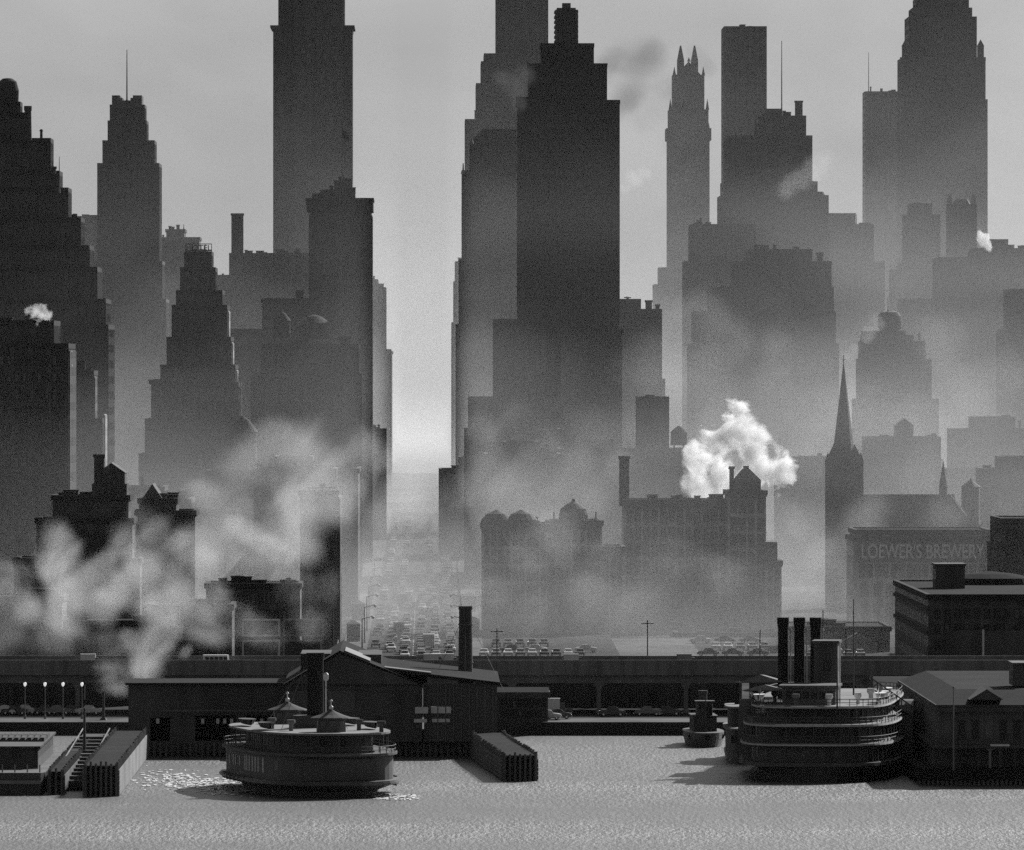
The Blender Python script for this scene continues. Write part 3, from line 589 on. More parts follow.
b = B('warehouse', 'tall dark block behind the warehouse at right edge', 1990, 1030)
b.tiers(m_dark, [(1000,1100,546),(1003,1098,520,.4)], 40, piers=3.5); b.win(1006, 1024, 528, 560, 3, 3, b.f0-.57, .4, .55, seed=15)
# dark houses at the left amid the steam
b = B('loft_building', 'black rambling loft with stout chimney and gabled attic at left', 1930, 84)
b.tiers(m_soot, [(14,140,560),(36,132,520,2),(52,128,497,1)], 26, piers=0)
m = MB(); m.box(b.x(97), b.x(124), 5, 18, b.z(497)-.1, b.z(473)); m.gable(b.x(96), b.x(125), 4.6, 18.4, b.z(473.1), b.z(463), 'y'); m.box(b.x(91), b.x(126), 4.8, 18.2, b.z(498), b.z(484)); b.part('attic', m, m_soot)
b.chim(93, 103, 497, 454.5, 6, m_soot); b.clutter(54, 92, 497, 491, 4, 111); b.win(45, 128, 528, 640, 12, 6, -.02, .4, .55, seed=16)
b = B('loft_building', 'small black gabled block right of the rambling loft', 1960, 160)
b.tiers(m_soot, [(136,195,512),(139,176,500,1)], 24); m = MB(); m.gable(b.x(141), b.x(163), 2, 20, b.z(500.1), b.z(484), 'y'); b.part('roof', m, m_soot); b.clutter(162, 178, 500, 492, 3, 112)
b = B('tenement', 'black narrow tenement with sunlit edge at left of the wide street', 1945, 322)
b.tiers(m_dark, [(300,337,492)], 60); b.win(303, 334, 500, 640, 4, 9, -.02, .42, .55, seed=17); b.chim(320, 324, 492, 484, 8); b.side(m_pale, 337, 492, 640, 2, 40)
b = B('tenement', 'grey tenement behind the narrow black one beside the wide street', 2230, 352)
b.tiers(m_mid, [(318,358,470)], 60); b.clutter(320, 352, 470, 463, 4, 113)
b = B('tenement', 'low tenement behind the four billboards', 1900, 268)
b.tiers(m_dark, [(206,300,585)], 24); b.clutter(210, 296, 585, 578, 7, 114); b.win(210, 296, 590, 640, 11, 3, -.02, .4, .55, seed=18)
b = B('tenement', 'low dark tenement at left below the rambling loft', 1830, 30)
b.tiers(m_soot, [(-40,62,598)], 24); b.clutter(0, 58, 598, 590, 5, 115); b.win(-4, 60, 604, 656, 9, 3, -.02, .4, .55, seed=19)
b = B('tenement', 'dark flat roofed tenement right of steam jet behind the highway', 1840, 190)
b.tiers(m_soot, [(150,232,606)], 24); b.clutter(155, 228, 606, 599, 5, 116); b.win(154, 228, 612, 654, 9, 2, -.02, .4, .55, seed=20)
b = B('tenement', 'low dark shop row between the two left tenements', 1835, 105)
b.tiers(m_soot, [(62,150,622)], 24); b.clutter(66, 146, 622, 615, 5, 117); b.win(66, 148, 628, 655, 10, 1, -.02, .45, .6, seed=22)
b = B('low_shed', 'long low shed beyond the parking lot, pale strip roof', 2090, 690, 'shed')
b.tiers(m_dark, [(676,782,634)], 16); b.clutter(680, 778, 634, 629, 5, 118)
b = B('low_shed', 'low hazy garage between the steamer funnels and warehouse', 2000, 850, 'shed')
b.tiers(m_dark, [(790,890,628)], 40); b.clutter(800, 885, 628, 620, 6, 119); m = MB(); m.gable(b.x(836), b.x(876), -6, 12, b.z(643), b.z(632), 'y'); m.box(b.x(836), b.x(876), -5.9, 12, 0, b.z(643)+.02); b.part('gabled_bay', m, m_tin)

# four billboards
bl = ['pale framed billboard, upper left of the four', 'grey billboard, upper right of the four', 'pale framed billboard, lower left of the four', 'grey billboard, lower right of the four, partly behind funnel']
for k, (x0, x1, y0, y1) in enumerate([(242,280,619,636.5),(283,324,619,636.5),(242,280,640,657.5),(283,322,640,657.5)]):
    Y = 1785; t = thing('billboard', bl[k], 'billboard', (PX((x0+x1)/2, Y), Y, PZ(y1, Y)), YAW, 'billboards by the highway')
    W, H = (x1-x0)/F*Y/2, (y1-y0)/F*Y
    m = MB(); m.box(-W, W, 0, .25, 0, H); m.build('panel', m_sign if k % 2 == 0 else m_trim, t)
    m = MB(); e = .34
    m.box(-W, W, -.12, -.003, 0, e); m.box(-W, W, -.12, -.003, H-e, H); m.box(-W, -W+e, -.12, -.003, e, H-e); m.box(W-e, W, -.12, -.003, e, H-e); m.build('frame', m_white2 if k % 2 == 0 else m_wlt, t)
    for sx_ in (-.7, 0, .7):
        m = MB(); m.beam((W*sx_,.4,-(3 if k < 2 else 14)+.0),(W*sx_,.4,H),.25,.25); m.beam((W*sx_,.5,H*.8),(W*sx_,3.2,-(3 if k < 2 else 14)),.2,.2); m.build('post', m_iron, t)

# ------------------------------------------------------------------ elevated highway
hw = thing('elevated_highway', 'long dark elevated highway running along the waterfront', 'highway', (0, 1690, 0))
zt = PZ(660, 1690); m = MB()
m.box(-260, 260, 0, 26, zt-2.5, zt-2.0); hd = m.build('deck', m_asph, hw)
m = MB(); m.box(-260, 260, -.25, .15, zt-2.6, zt); m.box(-260, 260, 25.85, 26.25, zt-2.6, zt)
for k in range(260): m.box(-259+k*2, -258.8+k*2, -.4, -.24, zt-2.5, zt-.1)
m.build('parapet', m_iron, hd)
m = MB()
for y_ in (1.5, 12, 23): m.box(-260, 260, y_-.3, y_+.3, zt-4.0, zt-2.25)
m.build('girder', m_iron, hw)
cme = None
for k in range(-17, 18):
    for y_ in (1.5, 23.0):
        if cme is None:
            m = MB(); m.box(-.35,.35,-.35,.35,0,zt-4.0-2.3); m.box(-.6,.6,-.6,.6,0,.6); m.prism([(-.35,-.35),(.35,-.35),(.35,.35),(-.35,.35)], zt-4.0-3.6, zt-4.0-2.29, [(-1.1,-.4),(1.1,-.4),(1.1,.4),(-1.1,.4)])
            cme = m.build('column', m_iron, hw); ob = cme
        else: ob = cme.copy(); col.objects.link(ob); ob.parent = hw
        ob.location = (k*15.0, y_, G(1700)+.02)
for lab, xa, xb in (('long dark shed added as shade under the highway, left of terminal', -40, 130), ('long dark shed added as shade under the highway at middle', 476, 742), ('long dark shed added as shade under the highway at right', 752, 1065)):  # added sheds; dark fronts stand in for shadowed ground beneath the deck
    b = B('shade_shed', lab, 1722, (xa+xb)/2, 'shed')
    b.wall = MB().box(b.x(xa), b.x(xb), 0, 16, 0, 8.2-b.gz+2).build('wall', m_soot, b.root)
    q = MB(); q.gable(b.x(xa)-.4, b.x(xb)+.4, -.5, 16.5, 8.2-b.gz+2.01, 10.6-b.gz, 'x'); q.build('roof', m_roof, b.wall)
    n = int((b.x(xb)-b.x(xa))/5.2)
    for k in range(n):
        xx = b.x(xa)+1.2+k*5.2; q = MB(); q.box(xx, xx+3.0, -.08, .05, .4, 4.3); q.box(xx-.2, xx+3.2, -.12, .05, 4.303, 4.6); q.build('loading_door', m_brown if k % 3 else m_black, b.wall)
# ------------------------------------------------------------------ cars
def make_car(label, paint, small=False):
    t = thing('parked_car', label, 'car', (0,0,0))
    prof = [(-2.35,.45),(-2.4,.75),(-2.25,.98),(-1.75,1.12),(-1.35,1.15),(-.85,1.62),(-.2,1.7),(.5,1.66),(.95,1.2),(1.75,1.1),(2.2,.98),(2.32,.7),(2.28,.42)]
    m = MB(); n = len(prof)
    def sect(y, k): return [(x, y, .42+(z-.42)*k if z > 1.2 else z) for x, z in prof]
    rows = [[(x*.97, s_*yy_, z) for x, z in prof] if yy_ < .84 else [(x*.95, s_*yy_, min(z, 1.06)) for x, z in prof] for s_, yy_ in ((-1,.86),(-1,.66),(1,.66),(1,.86))]
    for r_ in rows: m.v += r_
    for k in range(3):
        for i in range(n-1): m.f.append((k*n+i, k*n+i+1, (k+1)*n+i+1, (k+1)*n+i))
    m.f.append(tuple(range(n-1,-1,-1))); m.f.append(tuple(range(3*n,4*n))); m.f.append((0,n,2*n,3*n)); m.f.append((n-1,4*n-1,3*n-1,2*n-1))
    for sx_ in (-1.45, 1.45):
        for sy in (-.82, .82): m.lathe(0, 0, [(0.01,0)], 3) if False else m.add([(sx_+.62*math.cos(a), sy+d*.13, .5+.5*math.sin(a)) for d in (-1,1) for a in [math.pi*q/6 for q in range(7)]], [tuple(range(6,-1,-1)), tuple(range(7,14))]+[(i,i+1,i+8,i+7) for i in range(6)])
    body = m.build('body', paint, t)
    if small: return t
    m = MB()
    for s_ in (-1, 1): m.add([(-.85,s_*.76,1.22),(.75,s_*.76,1.22),(.42,s_*.69,1.58),(-.72,s_*.69,1.58)], [(0,1,2,3)])
    m.build('side_window', m_glass, t)
    m = MB(); m.add([(1.0,-.55,1.2),(1.0,.55,1.2),(.56,.5,1.62),(.56,-.5,1.62)], [(0,1,2,3)]); m.build('windscreen', m_glass, t)
    for sx_ in (-1.45, 1.45):
        for sy in (-.8, .8):
            wb = MB(); wb.tube((0,-.1,0),(0,.1,0),.36,16); wh = wb.build('wheel', m_tyre, t, (sx_, sy, .36)); hb = MB(); hb.tube((0,-.112,0),(0,.112,0),.17,10); hb.build('hubcap', m_chrome, wh)
    for sy in (-.6, .6): q = MB(); q.lathe(0,0,[(.02,0),(.14,.06),(.14,.16),(.05,.2)],10); hl = q.build('headlight', m_chrome, t, (2.14, sy, .88)); hl.rotation_euler = (0, R(90), 0)
    for sx_ in (-2.46, 2.38): q = MB(); q.box(sx_-.06, sx_+.06, -.8, .8, .42, .58); q.build('bumper', m_chrome, t)
    return t
def make_truck(label, paint):
    t = thing('delivery_truck', label, 'truck', (0,0,0))
    m = MB(); m.box(-3.2, 1.0, -1.15, 1.15, .8, 3.1); m.box(-3.25, 1.05, -1.2, 1.2, 3.08, 3.2); m.build('cargo_box', paint, t)
    m = MB(); m.prism([(1.05,-1.0),(2.1,-1.0),(2.1,1.0),(1.05,1.0)], .7, 2.4, [(1.05,-.95),(1.8,-.95),(1.8,.95),(1.05,.95)]); m.box(2.1, 3.2, -.75, .75, .7, 1.5); m.build('cab', m_car, t)
    for sx_ in (-2.2, 2.3):
        for sy in (-.95, .95): q = MB(); q.tube((0,-.15,0),(0,.15,0),.48,16); q.build('wheel', m_tyre, t, (sx_, sy, .48))
    return t
cars = {k: make_car('car', p) for k, p in (('b', m_car), ('g', m_carg), ('w', m_carw))}
far = {k: make_car('car', p, True) for k, p in (('b', m_car), ('g', m_carg), ('w', m_carw))}
tk = {'w': make_truck('truck', m_carw), 'g': make_truck('truck', m_carg)}
used = set()
def put(src, key, x, y, z, rz, label, group):
    o = src[key]
    if id(o) in used or o.name in used: o = copy_tree(o)
    else: used.add(o.name)
    o.location = (x, y, z); o.rotation_euler = (0, 0, rz); tag(o, label, None, group); return o
rnd = random.Random(11)
G1 = 'cars in the traffic of the wide street'
for y in range(1960, 2420, 13):
    for lane_ in (-7.6, -4.6, -1.6, 1.6, 4.6, 7.6):
        if rnd.random() < .56:
            k = rnd.choice('bbgww'); nr = y < 2110; yy_ = y+rnd.uniform(-3,3)
            put(cars if nr else far, k, SX(yy_)+lane_+rnd.uniform(-.3,.3), yy_, G(yy_)+.02, R(90 if lane_ > 0 else -90)+YAW+rnd.uniform(-.04,.04),
                {'b':'dark','g':'grey','w':'cream'}[k]+(' car in the near traffic of the wide street' if nr else ' car far up the hazy wide street'), G1)
for y, lane_, k in ((2010,3.2,'w'),(2085,-3.2,'g'),(2190,3,'w'),(2290,-3,'g')):
    put(tk, k, SX(y)+lane_, y+6, G(y)+.02, R(90 if lane_ > 0 else -90), ['pale box truck nearest in wide street traffic','grey box truck amid wide street traffic','pale box truck far up the wide street','grey box truck farthest up wide street'][[2010,2085,2190,2290].index(y)], 'trucks in the wide street')
for y in range(2425, 3350, 22):
    for lane_ in (-7.4, -3.4, 3.4, 7.4):
        if rnd.random() < .55: put(far, rnd.choice('bgww'), SX(y)+lane_, y+rnd.uniform(-7,7), G(y)+.05, R(90)+YAW, 'tiny car near the far misty end of the wide street', 'cars in the misty far end of the wide street')
for k_, y in enumerate(range(1975, 2500, 75)):
    for s_ in (-1, 1):
        h_ = 7.5; t = thing('street_lamp', ('left' if s_ < 0 else 'right')+' kerb lamp post, '+['nearest','second','third','fourth','fifth','sixth','farthest'][k_]+' up the wide street', 'street lamp', (SX(y)+s_*10.2, y, G(y)+.13), 0, 'lamp posts along the wide street')
        q = MB(); q.lathe(0,0,[(.25,0),(.16,.8),(.1,h_)],8); q.tube((0,0,h_-.1),(-s_*2.2,0,h_+.5),.07,5); q.build('pole', m_iron, t); q = MB(); q.lathe(-s_*2.2,0,[(.05,h_+.55),(.34,h_+.4),(.3,h_+.05),(.1,h_-.05)],10); q.build('lamp_head', m_paint, t)
for k_, (px_, Y_, y0_, y1_, lb_) in enumerate(((352,2060,600,622,'pale hoarding standing on left pavement of the wide street'),(470,2085,604,640,'grey news kiosk on right pavement of the wide street'),(364,2200,566,588,'low pale stall farther up left pavement of the wide street'),(462,2260,560,590,'grey stall farther up right pavement of the wide street'))):
    z_ = G(Y_); w2 = 9*Y_/F/2*1.5; h_ = 4.2; t = thing('street_kiosk', lb_, 'kiosk', (SX(Y_)+(-12.6 if px_ < 420 else 12.6), Y_, z_+.14), YAW, 'stalls on the pavements')
    MB().box(-w2, w2, -1.4, 1.4, 0, h_-.6).build('wall', m_pave if k_ % 2 == 0 else m_mid, t); q = MB(); q.pyramid(-w2-.4, w2+.4, -1.9, 1.9, h_-.6, h_+.3); q.build('roof', m_tin, t); MB().box(-w2*.7, w2*.7, -1.5, -1.39, 1.1, 2.6).build('counter', m_black, t)
G2 = 'cars parked on the cinder lots'
for row, (y, xa, xb) in enumerate(((1972,484,600),(1996,486,596),(2030,496,560),(1975,708,768),(2010,716,770),(2050,700,765),(1968,800,872),(1990,806,846))):
    x = xa
    while x < xb:
        if rnd.random() < .82:
            k = rnd.choice('bbgw'); put(cars, k, PX(x, y), y+rnd.uniform(-.5,.5), G(y)+.02, rnd.choice((0, math.pi))+rnd.uniform(-.05,.05) if row % 2 else R(90)+rnd.uniform(-.06,.06), {'b':'dark','g':'grey','w':'cream'}[k]+(' sedan parked on the left cinder lot behind the highway' if x < 610 else (' sedan parked on the lot right of the side street' if x < 780 else ' sedan parked behind the steamer funnels')), G2)
        x += 25 if row % 2 else 12
G3 = 'cars parked under the highway'
for px, Y, k, lb in ((4,1684,'w','cream car at left edge under the highway'),(14,1684,'b','dark car second from left edge under highway'),(24,1686,'w','cream car below the left globe lamps'),(46,1686,'b','dark car between two left globe lamps'),(58,1685,'g','grey car below the middle globe lamps'),(72,1686,'b','dark car near last globe lamp'),(88,1684,'w','cream car beside the leaning white post'),
                     (548,1664,'w','cream car at the quay edge right of piled dolphin'),(558,1668,'b','dark car at quay edge right of cream car'),(612,1678,'b','dark car under highway in the middle of quay'),(648,1680,'g','grey car under highway right of the pole'),(668,1681,'b','dark car under highway left of the tugboat')):
    put(cars, k, PX(px, Y), Y, G(Y)+.03, rnd.choice((0, math.pi)), lb, G3)
put(tk, 'w', PX(435,1709), 1709, zt-1.98, 0, 'white topped truck on highway left of the tall smokestack', 'trucks on the highway'); put(tk, 'w', PX(450,1709), 1709.5, zt-1.98, 0, 'white topped truck on highway, second left of smokestack', 'trucks on the highway')
put(tk, 'w', PX(575,1708), 1708, zt-1.98, 0, 'white topped truck on highway in middle', 'trucks on the highway'); put(tk, 'g', PX(688,1708), 1708, zt-1.98, 0, 'grey truck on highway left of three funnels', 'trucks on the highway')
put(tk, 'w', PX(92,1708), 1708, zt-1.98, 0, 'white truck on highway beside the steam jet', 'trucks on the highway'); put(tk, 'w', PX(554,1676), 1676, G(1676)+.02, 0, 'white van on the quay left of middle', 'trucks on the quay')
# white excursion coach behind the highway at left
t = thing('motor_coach', 'white streamlined coach with dark windows above the left highway', 'bus', (PX(216,1709), 1709, zt-1.98), R(4))
m = MB(); m.prism([(-2.2,-1.2),(2.0,-1.2),(2.4,-.7),(2.4,.7),(2.0,1.2),(-2.2,1.2)], .5, 2.6, [(-2.1,-1.1),(1.8,-1.1),(2.1,-.6),(2.1,.6),(1.8,1.1),(-2.1,1.1)]); m.v = [(x*1.05, y, z*.9) for x, y, z in m.v]; m.build('body', m_paint, t)
for k in range(5): q = MB(); q.box(-1.9+k*.8, -1.3+k*.8, -1.26, -1.1, 1.45, 2.0); q.build('window', m_glass, t)
for sx_ in (-1.5, 1.5):
    for sy in (-1.05, 1.05): q = MB(); q.tube((0,-.12,0),(0,.12,0),.45,14); q.build('wheel', m_tyre, t, (sx_, sy, .45))
for o in bpy.data.objects:
    if o.get('category') == 'truck' and o.get('group') == 'trucks on the highway': o.scale = (.62,.8,.79)
# lamps and poles
def lamp(px, py, Y, label, group, zb=None):
    zb = G(Y) if zb is None else zb
    t = thing('street_lamp', label, 'street lamp', (PX(px,Y), Y, zb), 0, group); h = PZ(py, Y)-zb
    m = MB(); m.lathe(0,0,[(.22,0),(.2,.5),(.1,.8),(.07,h-.4)],10); m.build('pole', m_iron, t)
    m = MB(); m.lathe(0,0,[(.08,h-.42),(.22,h-.22),(.28,h),(.22,h+.2),(.05,h+.3)],14); m.build('globe', m_lampg, t, smooth=True)
for k, px in enumerate((25,45,63,82)): lamp(px, 684, 1668, ['first','second','third','fourth'][k]+' white globe lamp from the left edge below the highway', 'globe lamps along the left quay')
def pole(px, y0, Y, label, zb=None, r=.14, arms=0, tipy=None, name='utility_pole', cat='pole'):
    zb = G(Y) if zb is None else zb; h = PZ(y0, Y)-zb
    t = thing(name, label, cat, (PX(px,Y), Y, zb)); m = MB(); m.tube((0,0,0),(0,0,h),r,8,r*.6); m.build('shaft', m_black, t)
    for k in range(arms): q = MB(); q.box(-1.1,1.1,-.08,.08,h-.7-k*.8,h-.55-k*.8); q.build('crossarm', m_black, t)
    q = MB(); q.cyl(0,0,0,.4,r*2.2,r*1.5,8); q.build('foot', m_black, t)
pole(497, 628, 1725, 'thin black pole right of the tall smokestack', arms=1); pole(647.5, 620, 1725, 'thin black pole in front of the side street', arms=1)
pole(760, 630, 1725, 'thin pole left of the three funnels'); pole(846, 628, 1725, 'thin pole right of the funnels in the haze'); pole(823, 610, 1725, 'tall thin pole just right of third funnel')
pole(339.5, 560, 1900, 'pale thin pole at left kerb of wide street', r=.12); pole(333, 602, 1810, 'bright banner pole right of the billboards')
# ------------------------------------------------------------------ river wall things
b = B('quay_shed', 'grey boarded quay shed right of the black ferry terminal', 1657, 522, 'shed', base=2.2)
b.tiers(m_brown, [(497,548,694)], 10, ledge=True); b.win(500, 546, 699, 718, 8, 2, -.02, .5, .6, seed=23)
m = MB(); m.gable(b.x(496), b.x(549), -.6, 10.6, b.z(694)+.3, b.z(688), 'x'); b.part('roof', m, m_roof)
# ferry terminal on its pier
Yt = 1562
t = thing('ferry_terminal', 'black ferry terminal with gabled hall on the waterfront at left centre', 'terminal', (PX(330,Yt), Yt, 0), YAW)
def tx(p): return PX(p, Yt)-PX(330, Yt)
def tz(p): return PZ(p, Yt)
m = MB(); m.box(tx(128), tx(497), 1.5, 92, .6, 2.4); dk = m.build('pier_deck', m_brown, t)
m = MB()
for k in range(62): xx = tx(130)+k*(tx(496)-tx(130))/61; m.cyl(xx, 1.1, -2, 2.2, .22, n=7)
m.build('pile', m_pile, dk)
def wall_open(mb, x0, x1, y, th, z0, z1, ops):      # front wall with openings (xa,xb,za,zb)
    ops = sorted(ops); xs = x0
    for xa, xb, za, zb in ops:
        mb.box(xs, xa, y, y+th, z0, z1); 
        if za > z0: mb.box(xa, xb, y+.003, y+th-.003, z0, za)
        mb.box(xa, xb, y+.003, y+th-.003, zb, z1); xs = xb
    mb.box(xs, x1, y, y+th, z0, z1)
m = MB()
wall_open(m, tx(128), tx(285), 2, .6, 2.4, tz(685), [(tx(150),tx(170),2.4,tz(718)),(tx(195),tx(235),2.4,tz(716)),(tx(246),tx(276),2.4,tz(716))])
m.box(tx(128), tx(128)+.6, 2.6, 24, 2.4, tz(685)); m.box(tx(285)-.6, tx(285), 2.6, 24, 2.4, tz(685)); m.box(tx(128)+.6, tx(285)-.6, 23.4, 24, 2.4, tz(685))
lw = m.build('waiting_wing', m_brown, t)
m = MB(); m.box(tx(125), tx(286), .8, 24.5, tz(685), tz(683)); m.build('roof', m_roof, lw)
m = MB(); m.box(tx(160), tx(280), -1.2, .8, tz(711), tz(710)); m.build('awning', m_tin, lw)
for k, px in enumerate((156, 201, 216, 223, 230, 252, 260)):
    q = MB(); q.box(tx(px), tx(px+3), 1.9, 1.999, tz(724), tz(719)); q.build('poster_panel', m_paint, lw)
# gabled hall
m = MB(); m.box(tx(285)+.003, tx(422), -2, 58, 2.4, tz(684)); hall = m.build('hall', m_dark, t)
m = MB(); m.box(tx(287), tx(420), -2.3, -2.003, tz(690), tz(684.5)); m.build('frieze', m_brown, hall)
m = MB(); m.gable(tx(283), tx(424), -3, 59, tz(684.1), tz(650), 'y', tx(340)); hr = m.build('hall_roof', m_roof, hall)
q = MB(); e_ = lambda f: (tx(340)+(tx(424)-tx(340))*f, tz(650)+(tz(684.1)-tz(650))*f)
(xa_, za_), (xb_, zb_) = e_(.06), e_(.36); q.add([(xa_,-2,za_+.02),(xb_,-2,zb_+.02),(xb_,20,zb_+.02),(xa_,20,za_+.02),(xa_,-2,za_+.3),(xb_,-2,zb_+.3),(xb_,20,zb_+.3),(xa_,20,za_+.3)], [(0,3,2,1),(4,5,6,7),(0,1,5,4),(1,2,6,5),(2,3,7,6),(3,0,4,7)]); q.build('skylight_or_lit_strip', m_tin, hr)  # pale tin strip stands in for the sunlit part of the slope
m = MB(); m.gable(tx(288), tx(419), -3.12, -2.99, tz(683.8), tz(653.5), 'y', tx(340)); m.build('gable_front', m_brown, hall)
m = MB(); m.box(tx(300), tx(330), 8, 30, tz(672), tz(655)); m.box(tx(352), tx(381), 14, 40, tz(672), tz(657)); m.build('monitor', m_brown, hall)
for x0, x1 in ((287,322),(326,355)):
    q = MB(); q.box(tx(x0), tx(x1), -2.12, -2.004, tz(712), tz(688)); q.build('door_panel', m_cabin, hall)
# right slip shed with open bays
m = MB()
wall_open(m, tx(424), tx(497), -1, .6, 2.4, tz(683), [(tx(415.2)+1.6,tx(428.5),tz(713.5),tz(706)),(tx(431),tx(451.5),tz(713.5),tz(706))])
m.box(tx(497)-.6, tx(497), -.4, 56, 2.4, tz(683)); m.box(tx(424), tx(424)+.5, -.4, 56, 2.4, tz(683))
sh = m.build('slip_shed', m_black, t)
m = MB(); m.add([(tx(381),-1.6,tz(668)),(tx(381),58,tz(668)),(tx(500),58,tz(682)),(tx(500),-1.6,tz(682)),(tx(381),-1.6,tz(668)-.5),(tx(381),58,tz(668)-.5),(tx(500),58,tz(682)-.5),(tx(500),-1.6,tz(682)-.5)],
    [(0,3,2,1),(4,5,6,7),(0,4,7,3),(1,2,6,5),(0,1,5,4),(3,7,6,2)]); sr = m.build('shed_roof', m_roof, sh)
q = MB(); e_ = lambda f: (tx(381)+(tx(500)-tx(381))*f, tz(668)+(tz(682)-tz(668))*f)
(xa_, za_), (xb_, zb_) = e_(.03), e_(.42); q.add([(xa_,-1.2,za_+.02),(xb_,-1.2,zb_+.02),(xb_,4.5,zb_+.02),(xa_,4.5,za_+.02),(xa_,-1.2,za_+.25),(xb_,-1.2,zb_+.25),(xb_,4.5,zb_+.25),(xa_,4.5,za_+.25)], [(0,3,2,1),(4,5,6,7),(0,1,5,4),(1,2,6,5),(2,3,7,6),(3,0,4,7)]); q.build('skylight_or_lit_strip', m_tin, sr)  # paler strip again, sunlight on the shed roof put into colour
for x0, x1, y0, y1 in ((415,428,706.5,713),(431,451,706.5,713),(414,427,718.5,722),(432,450,718.5,722)):
    q = MB(); q.box(tx(x0), tx(x1), -2.45 if x1 < 429 else -1.35, -2.25 if x1 < 429 else -1.1, tz(y1), tz(y0)); q.build('lit_opening_panel', m_paint, sh)  # white boards stand in for sunlit paving seen through the bays
for k in range(9): q = MB(); q.tube((tx(430)+k*1.25,-1.3,2.3),(tx(430)+k*1.25,-1.3,tz(684)),.12); q.build('post', m_pile, sh)
s = thing('smokestack', 'tall thin black smokestack rising from the ferry terminal', 'chimney', (PX(465.5,1600), 1600, 2.4))
m = MB(); h = PZ(606,1600)-2.4; m.lathe(0,0,[(1.3,0),(1.25,h*.3),(1.05,h-.6),(1.15,h-.55),(1.15,h)],18); st = m.build('shaft', m_black, s)
m = MB(); m.cyl(0,0,h*.55,h*.56,1.28,n=18); m.cyl(0,0,h*.85,h*.86,1.22,n=18); m.build('band', m_iron, st)
for a in (0.5, 2.6, 4.7): q = MB(); q.tube((1.1*math.cos(a),1.1*math.sin(a),h*.85),(7*math.cos(a),7*math.sin(a),7),.04,4); q.build('guy_wire', m_iron, s)
# ferry racks (piled walls)
def rack(name, label, pts, w_, zt_, facemat, seed):
    t = thing(name, label, 'pile wall', (pts[0][0], pts[0][1], 0)); r = random.Random(seed)
    ox, oy = pts[0]; dk = MB(); pl = MB(); bd = MB()
    for (ax, ay), (bx, by) in zip(pts, pts[1:]):
        d = Vector((bx-ax, by-ay, 0)); n = max(2, int(d.length/1.1)); u = d.normalized(); v = Vector((u.y, -u.x, 0))
        a = Vector((ax-ox, ay-oy, 0)); bb = a + d
        A, B_, C_, D_ = a+v*w_/2, bb+v*w_/2, bb-v*w_/2, a-v*w_/2
        dk.prism([(A.x,A.y),(B_.x,B_.y),(C_.x,C_.y),(D_.x,D_.y)][::-1] if v.x > 0 else [(A.x,A.y),(B_.x,B_.y),(C_.x,C_.y),(D_.x,D_.y)], -1.5, zt_-.25)
        for k in range(n+1):
            for s_ in (-1, 1):
                p = a + d*(k/n) + v*s_*(w_/2+.16); pl.cyl(p.x, p.y, -2, zt_ + r.uniform(-.15,.35), .2, .17, 7)
        for s_ in (-1, 1):
            for j in range(5): zz = .5 + j*(zt_-1)/5; bd.beam(a+v*s_*(w_/2+.4)+Vector((0,0,zz)), bb+v*s_*(w_/2+.4)+Vector((0,0,zz)), .14, (zt_-1)/5*.86)
    for k in range(int(w_/.7)+1):
        p = Vector((pts[1][0]-ox, pts[1][1]-oy, 0)).normalized(); v = Vector((p.y,-p.x,0)); q = v*(-w_/2 + w_*k/int(w_/.7)) - p*.25; pl.cyl(q.x, q.y, -2, zt_+r.uniform(-.1,.4), .22, .18, 7)
    dk.build('core', m_roof, t); pl.build('pile', m_pile, t); bd.build('planking', facemat, t)
rack('ferry_rack', 'long dark ferry rack with sunlit plank side at the left', [(PX(101,1412), 1412), (PX(101,1412)-1.3, 1560)], 4.4, 4.7, m_wlt, 1)
rack('ferry_rack', 'curved black piled ferry rack below the tall smokestack', [(PX(520,1466), 1466), (PX(511,1490), 1490), (PX(497,1525), 1525), (PX(487,1560), 1560)], 4.6, 4.1, m_pile, 2)
rack('ferry_rack', 'black ferry rack at the far left edge beside the moored barge', [(PX(56,1418), 1418), (PX(56,1418)-1.3, 1540)], 1.7, 3.6, m_pile, 3)
# floating landing stage between the left racks
t = thing('landing_stage', 'sloping wooden landing stage between the two left ferry racks', 'landing stage', (PX(69,1432), 1432, 0), YAW)
W = 15*1432/F
m = MB(); m.add([(-W,0,.4),(W,0,.4),(W,120,3.0),(-W,120,3.0),(-W,0,1.4),(W,0,1.4),(W,120,4.0),(-W,120,4.0)], [(0,3,2,1),(4,5,6,7),(0,1,5,4),(1,2,6,5),(2,3,7,6),(3,0,4,7)]); m.build('deck', m_wood, t)
for k in range(12): q = MB(); y_ = 4+k*9; q.box(-W, W, y_, y_+2.2, 1.42+y_*.0217, 1.9+y_*.0217); q.build('cleat_beam', m_wood if k % 3 else m_pile, t)
for s_ in (-1,1): q = MB(); q.beam((s_*W*.96,0,2.3),(s_*W*.96,118,4.9),.14,.14); q.build('handrail', m_wlt, t)
